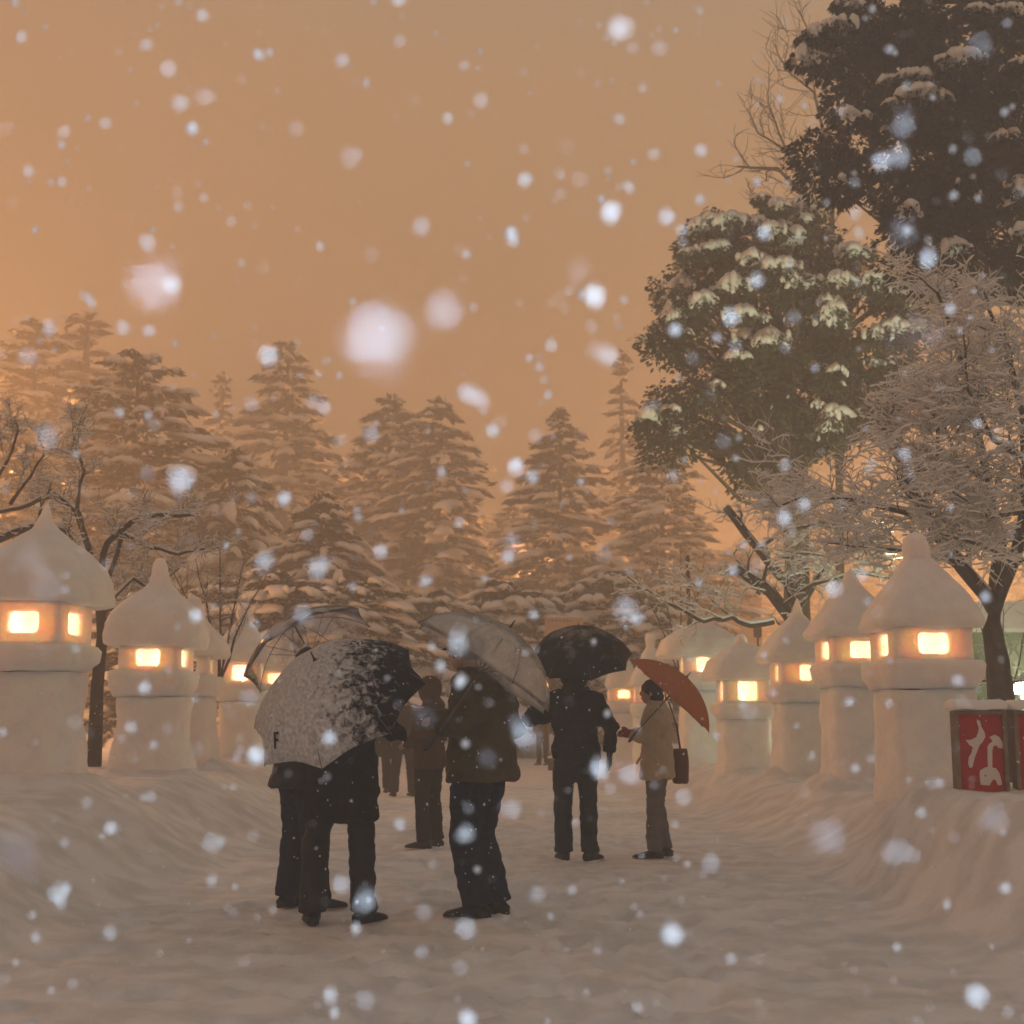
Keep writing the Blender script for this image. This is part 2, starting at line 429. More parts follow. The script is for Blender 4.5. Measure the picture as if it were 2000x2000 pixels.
# ------------------------------------------------------------------ snow lanterns
PROF = {   # (height fraction above the eaves, width fraction)
    'onion': ([0, .02, .12, .24, .37, .50, .62, .73, .80, .93, .98, 1.0], [.93, .98, 1.0, 1.0, .90, .68, .42, .25, .19, .12, .08, .03]),
    'knob': ([0, .02, .08, .20, .40, .60, .70, .725, .75, .85, .93, .98, 1.0], [.90, .97, 1.0, .93, .68, .42, .29, .25, .245, .25, .22, .12, .03]),
    'cone': ([0, .03, .10, .30, .55, .80, .93, .98, 1.0], [.92, .98, 1.0, .83, .55, .26, .12, .07, .02]),
    'spike': ([0, .03, .12, .35, .60, .75, .85, .95, 1.0], [.92, .98, 1.0, .76, .40, .17, .11, .07, .03]),
    'dome': ([0, .03, .15, .40, .62, .75, .80, .90, .97, 1.0], [.95, 1.0, 1.0, .86, .56, .26, .18, .16, .12, .03]),
}
LGROUP = 'snow lanterns lining the path'
def lantern(label, px, d, yA, yE, yF, yS, yB, wr, wf, ws, wp, prof, sides, yaw=0, watt=9.0, win=(.27, .19), seed=0., flare=1.12, wz=.52, voxel=.022):
    zA, zE, zF, zS, zB = [P(px, y, d).z for y in (yA, yE, yF, yS, yB)]
    x = P(px, 1000, d).x
    g = gzf(x, d); zB = min(zB, g - .02) if abs(zB - g) < .5 else zB
    o = empty('snow_lantern', (x, d, zB), yaw)
    tag(o, label, 'snow lantern', LGROUP)
    L = lambda z: z - zB
    pil = loft_sq([-.35, .10, L(zS) * .5, L(zS)], [wp * flare * 1.10, wp * flare * 1.02, wp * 1.03, wp], 9, nz=.014, seed=seed, sub=9)
    link('pillar', pil.mesh('pillar', M['snow_lantern']), o)
    hs = L(zF) - L(zS)
    pla = loft_sq([L(zS) + .002, L(zS) + .42 * hs, L(zF) - .15 * hs, L(zF)], [wp * 1.03, ws * .97, ws, ws * .95], 9, nz=.012, seed=seed + 3, sub=4)
    link('platform', pla.mesh('platform', M['snow_lantern']), o)
    # hollow light chamber with its window openings
    h = L(zE) - L(zF); zc = L(zF) + h / 2; t = .085 * wf / .32
    ww, wh = win; mb = MB(); wzc = L(zF) + h * wz
    def wall(axis, sgn, openw):
        half = wf if axis == 'y' else wf - .02
        for (u0, u1, z0, z1) in ([(-half, -ww / 2, -1, 1), (ww / 2, half, -1, 1), (-ww / 2 - .01, ww / 2 + .01, wzc + wh / 2, None), (-ww / 2 - .01, ww / 2 + .01, None, wzc - wh / 2)] if openw else [(-half, half, -1, 1)]):
            lo = L(zF) - .01 if (z0 == -1 or z0 is None) else z0
            hi = L(zE) + .02 if (z1 == 1 or z1 is None) else z1
            c = sgn * (wf - t / 2); uu, zz2 = (u0 + u1) / 2, (lo + hi) / 2
            cc = (uu, c, zz2) if axis == 'y' else (c, uu, zz2)
            hh = ((u1 - u0) / 2, t / 2, (hi - lo) / 2) if axis == 'y' else (t / 2, (u1 - u0) / 2, (hi - lo) / 2)
            mb.add(*box_vf(cc, hh))
    wall('y', -1, 'f' in sides); wall('y', 1, 'b' in sides); wall('x', -1, 'l' in sides); wall('x', 1, 'r' in sides)
    me = remeshed(mb, 'light_chamber', M['snow_lantern'], voxel, 4, [(.006, 7, 1)])
    link('light_chamber', me, o)
    t_, w_ = PROF[prof]; H = L(zA) - L(zE)
    pw = [7 - 4.8 * min(1, a * 1.3) for a in t_]
    rf = loft_sq([L(zE) + a * H for a in t_], [b * wr for b in w_], pw, n=56, nz=.016, seed=seed + 7, sub=4)
    link('roof', rf.mesh('roof', M['snow_lantern']), o)
    cm = MB(); tube(cm, [(0, 0, L(zF)), (0, 0, L(zF) + .035)], [.022, .02], 10); cd = link('candle', cm.mesh('candle', M['wax']), o)
    fm = MB(); tube(fm, [(0, 0, .04), (0, 0, .05), (0, 0, .065), (0, 0, .083)], [.004, .009, .007, .001], 8)
    fo = link('flame', fm.mesh('flame', M['flame']), cd, (0, 0, L(zF)))
    ld = bpy.data.lights.new('candle_light', 'POINT'); ld.energy = watt * .95; ld.color = (1.0, .53, .20); ld.shadow_soft_size = .05
    lo = link('candle_light', ld, o, (0, 0, L(zF) + .13))
    return o

lantern('largest snow lantern at the left edge, onion roof with thin spike and bright window', 91, 11.9, 980, 1182, 1261, 1314, 1542, .53, .335, .44, .335, 'onion', 'fr', R(-7), 11, seed=1)
lantern('snow lantern with tall spiked roof, second from the left edge', 318, 15.6, 1092, 1266, 1312, 1362, 1520, .53, .345, .45, .36, 'onion', 'fr', R(-3), 10, seed=2, wz=.55, flare=1.2)
lantern('snow lantern with round topped roof, third on the left and half behind the spiked one', 384, 18.8, 1160, 1284, 1322, 1362, 1505, .50, .31, .40, .33, 'knob', 'flrb', 0, 1.2, seed=3)
lantern('snow lantern with broad finial standing just left of the tilted clear umbrella', 484, 21.5, 1182, 1296, 1336, 1372, 1490, .50, .31, .40, .33, 'knob', 'flr', R(4), 12, seed=4, win=(.25, .25))
lantern('farthest small snow lantern on the left glowing behind the snowy black umbrella', 552, 25.5, 1225, 1312, 1342, 1372, 1475, .46, .30, .38, .32, 'cone', 'flr', 0, 10, seed=5)
lantern('big snow lantern with thick round knob on the right, in front of the bare tree', 1785, 12.3, 1038, 1231, 1292, 1349, 1574, .475, .36, .455, .375, 'knob', 'fl', R(3), 11, seed=6, flare=1.03)
lantern('snow lantern with plain pointed cone roof, beside the big knobbed one on the right', 1655, 15.3, 1118, 1247, 1298, 1345, 1545, .49, .34, .42, .33, 'cone', 'fl', R(5), 10, seed=7)
lantern('slim snow lantern with short spike, third from the right edge', 1551, 18.8, 1170, 1294, 1338, 1374, 1530, .52, .34, .44, .34, 'spike', 'fl', R(4), 9, seed=8, win=(.17, .22))
lantern('low snow lantern with blunt roof and a square bright window beside the orange umbrella', 1442, 20.5, 1236, 1329, 1373, 1405, 1522, .56, .35, .46, .36, 'dome', 'fl', R(2), 11, seed=9, win=(.28, .28))
lantern('taller snow lantern with small finial seen above the orange umbrella', 1363, 24.5, 1198, 1284, 1316, 1350, 1495, .78, .36, .50, .38, 'dome', 'fl', 0, 9, seed=10, win=(.25, .25))
lantern('far snow lantern with rounded head in the gap between the black and orange umbrellas', 1266, 28.5, 1236, 1340, 1374, 1400, 1480, .44, .36, .44, .36, 'knob', 'flr', 0, 10, seed=11)
lantern('smallest and most distant snow lantern, right behind the person with the black umbrella', 1212, 33, 1262, 1344, 1370, 1392, 1468, .44, .36, .44, .36, 'cone', 'flr', 0, 9, seed=12)

# ------------------------------------------------------------------ vegetation helpers
def leaves(mb, c, d, size, aspect=.38):
    """small pointed quads at c pointing along d"""
    n = len(c); d = d / (np.linalg.norm(d, axis=1)[:, None] + 1e-9)
    r = RNG.normal(size=(n, 3)); a = np.cross(d, r); a /= np.linalg.norm(a, axis=1)[:, None] + 1e-9
    s = np.asarray(size).reshape(-1, 1)
    v = np.stack([c - d * s * .5, c + a * s * aspect * .5, c + d * s * .6, c - a * s * aspect * .5], 1).reshape(-1, 3)
    i = np.arange(n)[:, None] * 4 + np.arange(4)[None]
    mb.add(v, i)
def pad(mb, c, dirxy, rx, ry, h, slope=0., droop=.5, n=11, rings=3):
    """a lump of snow lying on a bough: domed top, ragged drooping rim, closed underneath"""
    th = np.linspace(0, 2 * math.pi, n, endpoint=False)
    jag = 1 + .42 * RNG.uniform(-1, 1, n); dr = droop * RNG.uniform(0, 1.9, n)
    u = np.array([dirxy[0], dirxy[1]]); u = u / (np.linalg.norm(u) + 1e-9); w = np.array([-u[1], u[0]])
    V = []
    for k in range(1, rings + 1):
        t = k / rings
        ex, ey = np.cos(th) * rx * t * (jag ** t), np.sin(th) * ry * t * (jag ** t)
        z = h * (1 - t ** 2.2) + h * .22 * RNG.uniform(-1, 1, n) * (1 - t * .6) - dr * h * t ** 4 - slope * ex - .12 * np.abs(ey) * t
        V.append(np.stack([c[0] + ex * u[0] + ey * w[0], c[1] + ex * u[1] + ey * w[1], c[2] + z], -1))
    V = np.concatenate(V + [np.array([[c[0], c[1], c[2] + h]]), np.array([[c[0], c[1], c[2] - h * .15]])])
    i = np.arange(rings - 1)[:, None] * n; j = np.arange(n)[None]; kx = (j + 1) % n
    f = np.stack([i + j, i + n + j, i + n + kx, i + kx], -1).reshape(-1, 4)
    base = mb.n; mb.add(V, f); T = base + rings * n; jj = np.arange(n); kk = (jj + 1) % n
    mb.f.append(np.stack([base + jj, base + kk, np.full(n, T)], -1))
    o = base + (rings - 1) * n
    mb.f.append(np.stack([o + kk, o + jj, np.full(n, T + 1)], -1))

def lumps(mb, c, r, k, rnd, droop=.9):
    """heap of rounded lumps with short fingers hanging off its edge"""
    for q in range(k):
        a = rnd.uniform(0, 6.28); u = rnd.uniform(0, .75) * r; rr_ = r * rnd.uniform(.38, .62)
        pad(mb, c + np.array([math.cos(a) * u, math.sin(a) * u, r * .25 - u * .35]), (math.cos(a), math.sin(a)), rr_ * 1.15, rr_ * .85, rr_ * .62, .25, droop, n=10, rings=3)
    for q in range(k):
        a = rnd.uniform(3.3, 6.1) if rnd.random() < .75 else rnd.uniform(0, 3.14); u = r * rnd.uniform(.75, 1.05); f_ = r * rnd.uniform(.12, .24)
        ball(mb, c + np.array([math.cos(a) * u, math.sin(a) * u * .8, -r * rnd.uniform(.05, .45)]), (f_ * 1.1, f_, f_ * rnd.uniform(1.2, 2.4)), 6, 4, .2)
def conifer_meshes(H, Rb, tiers, seed, shape=.85, droop=.35, leaf=.26, dens=34, snow=1.0, start=.06, mat_='needle'):
    global RNG
    RNG = np.random.default_rng(seed)
    tr, cr_, sn = MB(), MB(), MB()
    tube(tr, [(0, 0, -.3), (0, 0, H * .5), (.04 * H * .1, 0, H * .98)], [H * .017, H * .010, .02], 7)
    nb = tiers
    for i in range(nb):
        u = start + (1 - start) * (i / nb) ** .92
        if RNG.uniform() < .10: continue
        z0 = H * u + RNG.normal(0, .05); L = Rb * (1 - u) ** shape * (RNG.uniform(.55, 1.0) if i % 4 else RNG.uniform(.95, 1.22)) + .12
        az = i * 2.399 + RNG.uniform(-.4, .4); d = np.array([math.cos(az), math.sin(az)])
        s = np.linspace(0, 1, 6)
        rise = .28 * (u ** 2) + .08; dz = L * (rise * s - droop * s ** 2 * (1.2 - .5 * u))
        pts = np.stack([d[0] * L * s, d[1] * L * s, z0 + dz], -1)
        tube(tr, pts, np.linspace(.035 * L ** .5, .008, 6), 4, caps=False)
        k = int(dens * L ** 1.2) + 8
        sl = RNG.uniform(.12, 1.05, k) ** .8
        lat = RNG.normal(0, 1, k) * L * .20 * (1.1 - .65 * sl)
        px_, py_ = d[0] * L * sl - d[1] * lat, d[1] * L * sl + d[0] * lat
        pz = z0 + L * (rise * sl - droop * sl ** 2 * (1.2 - .5 * u)) - np.abs(lat) * .35 - RNG.uniform(0, .13, k) * (.4 + .4 * L ** .5)
        c = np.stack([px_, py_, pz], -1)
        dd = np.stack([d[0] - d[1] * lat / L * 2, d[1] + d[0] * lat / L * 2, RNG.uniform(-.9, .05, k)], -1) + RNG.normal(0, .25, (k, 3))
        leaves(cr_, c, dd, RNG.uniform(.6, 1.25, k) * leaf, .42)
        if RNG.uniform() < snow:
            for sp in ((.38, .6, .78, .95, .86) if L > .8 else (.6, .9)):
                if RNG.uniform() < .22: continue
                kk_ = RNG.uniform(.5, 1.45)
                lt = RNG.normal(0, .16) * L * (1.15 - .6 * sp)
                zc = z0 + L * (rise * sp - droop * sp ** 2 * (1.2 - .5 * u)) - abs(lt) * .2 + .03
                pad(sn, (d[0] * L * sp - d[1] * lt, d[1] * L * sp + d[0] * lt, zc), d + RNG.normal(0, .3, 2), (.16 * L + .05) * kk_, (.085 * L + .04) * RNG.uniform(.6, 1.5) * kk_, .03 + .028 * L ** .5, droop * .9 * sp * 1.2, 1.0)
    leaves(cr_, np.stack([RNG.normal(0, .08, 30), RNG.normal(0, .08, 30), H * RNG.uniform(.93, 1.0, 30)], -1), RNG.normal(0, .6, (30, 3)) + [0, 0, 1], np.full(30, leaf * .8), .4)
    return (tr.mesh('trunk', M['bark']), cr_.mesh('crown', M[mat_], False), sn.mesh('snow_load', M['snow_tree']))

CONI = {'full2': (conifer_meshes(10, 3.1, 150, 31, shape=.6, leaf=.3, dens=26, droop=.42), 10), 'full3': (conifer_meshes(10, 3.7, 160, 41, shape=.85, leaf=.3, dens=24, droop=.3, start=.03), 10),
    
    'full': (conifer_meshes(10, 3.4, 175, 11, shape=.72, leaf=.3, dens=26), 10), 'loose': (conifer_meshes(10, 2.9, 120, 12, shape=.68, droop=.32, dens=30), 10),
    'spire': (conifer_meshes(10, .85, 105, 13, shape=.7, droop=.45, leaf=.2, dens=40), 10),
    'laden': (conifer_meshes(5, 2.0, 95, 14, shape=.62, droop=.55, leaf=.17, dens=55, snow=1.0), 5),
    'round': (conifer_meshes(8, 2.3, 135, 15, shape=.42, droop=.22, leaf=.2, dens=40), 8),
}
def conifer(kind, px, py, d, label, group='snowy conifers behind the lanterns', wide=1.0, rz=0.0, zb=None):
    (tr, cr_, sn), H0 = CONI[kind]
    top = P(px, py, d); x = top.x; z0 = gzf(x, d) - .05 if zb is None else zb
    k = (top.z - z0) / H0
    o = empty('conifer_tree', (x, d, z0), rz); o.scale = (k * wide * 1.18, k * wide * 1.18, k)
    tag(o, label, 'conifer', group)
    link('trunk', tr, o); link('crown', cr_, o); link('snow_load', sn, o)
    return o
conifer('loose', 70, 622, 95, 'tall thin topped conifer at the left edge, glowing orange', wide=1.15, rz=.3)
conifer('spire', 168, 612, 102, 'tall conifer with lit orange tip just left of the rounded dark conifer', wide=2.0, rz=1.1)
conifer('round', 272, 690, 61, 'dark rounded conifer with thick snow pads, tallest of the left group', wide=.95, rz=2.0)
conifer('spire', 434, 728, 126, 'narrow spire shaped conifer between the rounded one and the tall layered one', wide=1.1, rz=.2)
conifer('loose', 562, 668, 105, 'tall layered conifer left of centre with tiered boughs', wide=1.0, rz=.9)
conifer('laden', 628, 968, 54, 'small cedar bent under heavy snow above the tilted clear umbrella', wide=1.05, rz=.5)
conifer('laden', 452, 880, 61, 'heavily snow laden conifer behind the second and third lanterns', wide=1.0, rz=1.9)
conifer('full', 762, 772, 99, 'broad snowy conifer in the middle, left one of the touching pair', wide=1.0, rz=2.3)
conifer('full2', 858, 778, 95, 'broad snowy conifer in the middle, right one of the touching pair', wide=.95, rz=4.1)
conifer('full3', 1092, 800, 88, 'broad snowy conifer above the black umbrella', wide=1.0, rz=.7)
conifer('spire', 1215, 684, 102, 'very narrow tall conifer poking up left of the big evergreen', wide=1.0, rz=2.9)
conifer('round', 1290, 890, 80, 'low bushy conifer under the left side of the big evergreen', wide=1.05, rz=.4)
conifer('laden', 20, 850, 58, 'low snowy conifer lit bright orange behind the largest left lantern', wide=1.0, rz=3.3)
conifer('full', 1000, 985, 112, 'dim low conifer filling the gap between the middle pair and the next conifer', wide=1.1, rz=5.0)
conifer('full2', 680, 900, 119, 'dim low conifer filling the gap behind the small bent cedar', wide=1.1, rz=1.0)
conifer('full', 375, 905, 112, 'dim low conifer in the gap right of the rounded dark conifer', wide=1.2, rz=1.6)
for i, (px, py) in enumerate([(-60, 800), (150, 880), (300, 930), (480, 900), (600, 950), (760, 960), (900, 930), (1060, 960), (1180, 950), (1330, 1010), (1440, 1060), (1560, 1050), (1700, 1020), (1850, 1000), (2010, 960)]):
    conifer(('full', 'full2', 'full3', 'loose')[i % 4], px, py, 150 + (i * 37 % 11), 'faint hazy conifer of the farthest row, hard to tell from its neighbours', 'hazy far row of conifers', wide=1.25, rz=i * 1.3)
CONI['shrubby'] = (conifer_meshes(3, 1.9, 75, 16, shape=.45, droop=.35, leaf=.15, dens=45), 3)
for px, py, d, lb in [(560, 1120, 38, 'low snow covered bush under the small bent cedar'), (700, 1140, 39, 'low snow covered bush below the middle conifers, left of the clear dome umbrella'),
                      (840, 1160, 48, 'low snow covered bush directly above the clear dome umbrella'), (1000, 1140, 50, 'low snow covered bush above and left of the black umbrella'),
                      (1180, 1120, 53, 'low snow covered bush above and right of the black umbrella'), (1260, 1180, 50, 'low snow covered bush above the orange umbrella'),
                      (420, 1140, 42, 'low snow covered bush behind the round topped lantern'), (250, 1150, 36, 'low snow covered bush between the two leftmost lanterns')]:
    conifer('shrubby', px, py, d, lb, 'snow covered bushes behind the path', rz=px)

# ------------------------------------------------------------------ clump trees (evergreens right)
def inside(poly, x, y):
    c = False; n = len(poly)
    for i in range(n):
        x1, y1 = poly[i]; x2, y2 = poly[(i + 1) % n]
        if (y1 > y) != (y2 > y) and x < (x2 - x1) * (y - y1) / (y2 - y1) + x1: c = not c
    return c
def clump_tree(name, label, cat, poly, d, depth, nclump, rpx, trunk_px, leafsize, nleaf, seed, matleaf, snowp, barkm, trunk_r, limb_px=(), zflat=.7, padscale=1.0, arcs=()):
    global RNG
    RNG = np.random.default_rng(seed); rnd = random.Random(seed)
    xs = [p[0] for p in poly]; ys = [p[1] for p in poly]
    cs = []; tries = 0
    while len(cs) < nclump and tries < 60000:
        tries += 1
        x, y = rnd.uniform(min(xs), max(xs)), rnd.uniform(min(ys), max(ys))
        if not inside(poly, x, y): continue
        r = rnd.uniform(*rpx)
        dd = d + rnd.uniform(-1, 1) * depth
        if any((x - a) ** 2 + (y - b) ** 2 < (.52 * r) ** 2 and abs(dd - e) < depth * .5 for a, b, e, _ in cs): continue
        cs.append((x, y, dd, r))
    tp = [P(a, b, d) for a, b in trunk_px]
    base = Vector((tp[0].x, d, gzf(tp[0].x, d) - .05))
    o = empty(name, base); tag(o, label, cat)
    off = np.array(tuple(base))
    tm = MB(); pts = [np.array((0, 0, -.3))] + [np.array(tuple(p)) - off for p in tp]
    pts = [p for i, p in enumerate(pts) if i == 0 or p[2] > .3 or i > 1]
    tube(tm, pts, np.linspace(trunk_r, trunk_r * .35, len(pts)), 12)
    link('trunk', tm.mesh('trunk', barkm), o)
    T = np.array(pts)
    lm, sm = MB(), MB(); limbs = []
    for (x, y, dd, r) in cs:
        c = np.array(tuple(P(x, y, dd))) - off; rr = r / FPX * dd
        n = int(nleaf * rnd.uniform(.8, 1.2))
        q = RNG.normal(size=(n, 3)); q /= np.linalg.norm(q, axis=1)[:, None]
        rad = RNG.uniform(.35, 1.0, n) ** .5
        lump = 1 + .35 * vn(q[:, 0] * 2.3 + x, q[:, 1] * 2.3 + y, q[:, 2] * 2.3)
        pos = c + q * (rad * lump * rr)[:, None] * np.array([1, 1, zflat])
        pos[:, 2] -= .25 * rr * RNG.uniform(0, 1, n) ** 3 * 2
        dirs = q * [1, 1, .4] + RNG.normal(0, .35, (n, 3)) + [0, 0, -.35]
        leaves(lm, pos, dirs, RNG.uniform(.6, 1.3, n) * leafsize, .5)
        k = snowp(x, y)
        if rnd.random() < k:
            for s in range(rnd.choice((1, 2, 3))):
                a = rnd.uniform(0, 6.28); q_ = rnd.uniform(0, .55) * rr
                lumps(sm, c + np.array([math.cos(a) * q_, math.sin(a) * q_ - .3 * rr, zflat * rr * rnd.uniform(.5, .85)]), rr * rnd.uniform(.35, .6) * padscale, 4, rnd)
        for s in range(int(3 + 6 * k)):
            a = rnd.uniform(0, 6.28); q_ = rr * rnd.uniform(.5, .95); zz2 = zflat * rr * rnd.uniform(-.5, .6)
            pad(sm, c + np.array([math.cos(a) * q_, math.sin(a) * q_, zz2]), (math.cos(a), math.sin(a)), rr * rnd.uniform(.1, .24), rr * rnd.uniform(.08, .16), rr * .10, .4, 1.2, n=7, rings=2) if rnd.random() < k * .9 + .08 else None
        # limb from the trunk
        i = int(np.argmin(np.abs(T[:, 2] - (c[2] - .35 * np.linalg.norm(c[:2] - T[:, :2].mean(0))))))
        i = min(max(i, 1), len(T) - 1)
        limbs.append((T[i], c))
    for arc in arcs:
        for (x0, y0), (x1, y1) in zip(arc[:-1], arc[1:]):
            n = max(1, int(math.hypot(x1 - x0, y1 - y0) / 22))
            for q in range(n):
                t = (q + rnd.uniform(.1, .9)) / n; e_ = d - depth * rnd.uniform(.75, 1.1)
                c = np.array(tuple(P(x0 + (x1 - x0) * t, y0 + (y1 - y0) * t + rnd.uniform(-8, 8), e_))) - off
                r_ = rnd.uniform(17, 34) / FPX * d
                lumps(sm, c, r_, 5, rnd)
                m2 = int(nleaf * .35); qd = RNG.normal(size=(m2, 3)); qd /= np.linalg.norm(qd, axis=1)[:, None]
                leaves(lm, c + [0, 0, -r_ * .5] + qd * [r_ * 1.1, r_ * .8, r_ * .5], qd * [1, 1, .3] + [0, 0, -.6], RNG.uniform(.7, 1.3, m2) * leafsize, .45)
    link('crown', lm.mesh('crown', matleaf, False), o)
    link('snow_load', sm.mesh('snow_load', M['snow_tree']), o)
    bm_ = MB()
    for a, b in limbs:
        mid = (a + b) / 2 + np.array([rnd.uniform(-.3, .3), rnd.uniform(-.3, .3), -.12 * np.linalg.norm(b - a)])
        tube(bm_, [a, mid, b], [trunk_r * .28, trunk_r * .16, trunk_r * .05], 5, caps=False)
    link('branches', bm_.mesh('branches', barkm), o)
    for pl, r0 in limb_px:
        l = MB(); tube(l, [np.array(tuple(P(a, b, d))) - off for a, b in pl], np.linspace(r0, r0 * .5, len(pl)), 9)
        link('limb', l.mesh('limb', barkm), o)
    return o

mid_poly = [(1400, 420), (1480, 400), (1560, 420), (1640, 480), (1740, 540), (1790, 600), (1790, 760), (1740, 830), (1650, 850), (1600, 880), (1530, 930), (1440, 930), (1400, 880), (1310, 900),
            (1270, 850), (1255, 800), (1300, 770), (1290, 720), (1270, 650), (1300, 560), (1345, 490)]
clump_tree('evergreen_tree', 'broad round evergreen with snow heaped on its upper boughs, right of the orange sky', 'tree', mid_poly, 33, 2.4, 128, (34, 62),
           [(1556, 1180), (1558, 1010), (1552, 880), (1530, 700), (1500, 520)], .15, 420, 21, M['leaf'], lambda x, y: .55 if y < 640 else (.32 if y < 760 else .2), M['bark_pale'], .38,
           limb_px=[([(1548, 1010), (1480, 960), (1440, 900), (1400, 850)], .16), ([(1550, 960), (1510, 920), (1470, 870)], .11), ([(1556, 900), (1620, 830), (1680, 760)], .13), ([(1552, 840), (1440, 800), (1330, 800), (1270, 810)], .09)],
           arcs=[[(1400, 425), (1470, 430), (1560, 455)], [(1470, 385), (1520, 400), (1580, 420)], [(1350, 590), (1410, 560), (1480, 545)], [(1330, 505), (1375, 480), (1420, 470)], [(1480, 520), (1530, 525), (1590, 560), (1640, 610)],
                 [(1620, 550), (1690, 540), (1780, 565)], [(1430, 600), (1445, 610)], [(1470, 620), (1500, 615)], [(1600, 620), (1650, 640)], [(1560, 800), (1600, 790), (1640, 800)], [(1450, 500), (1500, 495)], [(1640, 480), (1690, 490)], [(1370, 440), (1400, 430)], [(1300, 620), (1340, 600)],
                 [(1700, 640), (1790, 640)], [(1480, 660), (1530, 670)], [(1270, 810), (1330, 795)]])
dark_poly = [(1600, -60), (1580, 20), (1605, 90), (1610, 200), (1620, 250), (1560, 310), (1610, 350), (1650, 400), (1710, 430), (1740, 500), (1800, 540), (2060, 545), (2160, 400), (2200, 0), (2100, -250), (1800, -250)]
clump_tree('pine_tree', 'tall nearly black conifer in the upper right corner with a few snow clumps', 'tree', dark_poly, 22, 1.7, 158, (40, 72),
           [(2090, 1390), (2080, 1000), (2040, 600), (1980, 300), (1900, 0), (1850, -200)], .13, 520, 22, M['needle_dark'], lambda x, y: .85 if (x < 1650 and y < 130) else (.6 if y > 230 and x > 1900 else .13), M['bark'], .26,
           limb_px=[([(2030, 560), (1930, 490), (1800, 400)], .12), ([(1950, 360), (1900, 240), (1990, 180)], .10)],
           arcs=[[(1570, 110), (1580, 60), (1630, 35)], [(1640, 5), (1690, 20)], [(1600, 60), (1650, 40)], [(1735, 165), (1790, 145), (1850, 130)], [(1840, 115), (1900, 105)], [(1730, 200), (1775, 185), (1830, 190)], [(1640, 232), (1700, 226)], [(1965, 150), (2000, 115)], [(1790, 560), (1840, 545)], [(1900, 20), (1990, 10)], [(1940, 260), (1985, 270)], [(1860, 480), (1900, 470)], [(1700, 330), (1720, 340)]])

# ------------------------------------------------------------------ bare trees
def bare_tree(name, label, cat, base, limbs, seed, depth_of, lvl=3, twig=.55, nchild=1.0, snow=1.0, trunk=None, barkm=None, group=None, spread=.9, fine=.0045, snow_r=.010, upb=.25):
    """limbs: [(pixel polyline, depth list or depth, r0, r1)]; side shoots grow from every limb"""
    rnd = random.Random(seed); barkm = barkm or M['bark']
    o = empty(name, base); tag(o, label, cat, group); off = np.array(tuple(base))
    tw, sn = MB(), MB()
    def snow_on(pts, r):
        p = np.array(pts); d = np.gradient(p, axis=0); d /= np.linalg.norm(d, axis=1)[:, None] + 1e-9
        flat = np.clip(1.15 - np.abs(d[:, 2]) * 1.1, 0.12, 1)
        r = np.asarray(r); h = (snow_r + r * .55) * flat * snow
        q = p.copy(); q[:, 2] += r * .75 + h * .55
        w = r * .9 + snow_r * .8 * flat
        w = w.copy(); w[-1] *= .4; w[0] *= .7
        tube(sn, q, w, 5, rb=h, caps=False)
    def wander(a, d, L, n, wob, upb):
        pts = [np.array(a)]; d = np.array(d) / np.linalg.norm(d)
        for i in range(n):
            d = d + np.array([rnd.gauss(0, wob), rnd.gauss(0, wob), rnd.gauss(0, wob * .8) + upb * .12]); d /= np.linalg.norm(d)
            pts.append(pts[-1] + d * L / n)
        return pts
    def shoots(pts, L, r, level):
        if level <= 0: return
        n = max(2, int((3.2 + L * 3.0) * nchild))
        P_ = np.array(pts); seg = len(P_) - 1
        for i in range(n):
            t = (.12 + .88 * (i + rnd.random()) / n) * seg; k = min(int(t), seg - 1); a = P_[k] + (P_[k + 1] - P_[k]) * (t - k)
            d = P_[k + 1] - P_[k]; d = d / (np.linalg.norm(d) + 1e-9)
            ax = np.array([rnd.gauss(0, 1), rnd.gauss(0, 1), rnd.gauss(0, .7)]); ax -= d * ax.dot(d); ax /= np.linalg.norm(ax) + 1e-9
            dd = d * .75 + ax * spread; dd[2] += upb * .6
            l2 = L * rnd.uniform(.22, .62) * (1.12 - t / seg * .35)
            l2 = max(l2, twig * .35)
            r2 = max(fine, min(r * .5, r * rnd.uniform(.28, .5)))
            pp = wander(a, dd, l2, 4 if level > 1 else 3, .30, upb)
            rr = np.linspace(r2, fine * .6, len(pp))
            tube(tw, pp, rr, 4 if level > 1 else 3, caps=False)
            snow_on(pp, rr)
            shoots(pp, l2, r2, level - 1)
    for (pl, dep, r0, r1) in limbs:
        m = len(pl); dl = dep if hasattr(dep, '__len__') else [dep] * m
        cp = [np.array(tuple(P(a, b, dd))) - off for (a, b), dd in zip(pl, dl)]
        pts = []
        for i in range(m - 1):
            for k in range(3): pts.append(cp[i] + (cp[i + 1] - cp[i]) * k / 3 + np.array([rnd.gauss(0, .012), rnd.gauss(0, .012), rnd.gauss(0, .012)]) * (k > 0))
        pts.append(cp[-1]); rr = np.linspace(r0, r1, len(pts))
        l = MB(); tube(l, pts, rr, 8); link('limb' if r0 > .05 else 'branch', l.mesh('limb', barkm), o)
        snow_on(pts, rr)
        L = sum(np.linalg.norm(pts[i + 1] - pts[i]) for i in range(len(pts) - 1))
        shoots(pts, min(L, twig * 3), (r0 + r1) / 2 * .8, lvl)
    if trunk:
        pl, dep, r0, r1 = trunk
        cp = [np.array(tuple(P(a, b, dep))) - off for (a, b) in pl]; cp = [np.array([cp[0][0], 0, -.3])] + cp
        l = MB(); tube(l, cp, np.linspace(r0 * 1.25, r1, len(cp)), 12); link('trunk', l.mesh('trunk', barkm), o)
    link('twigs', tw.mesh('twigs', barkm), o); link('snow_load', sn.mesh('snow_load', M['snow_tree']), o)
    return o
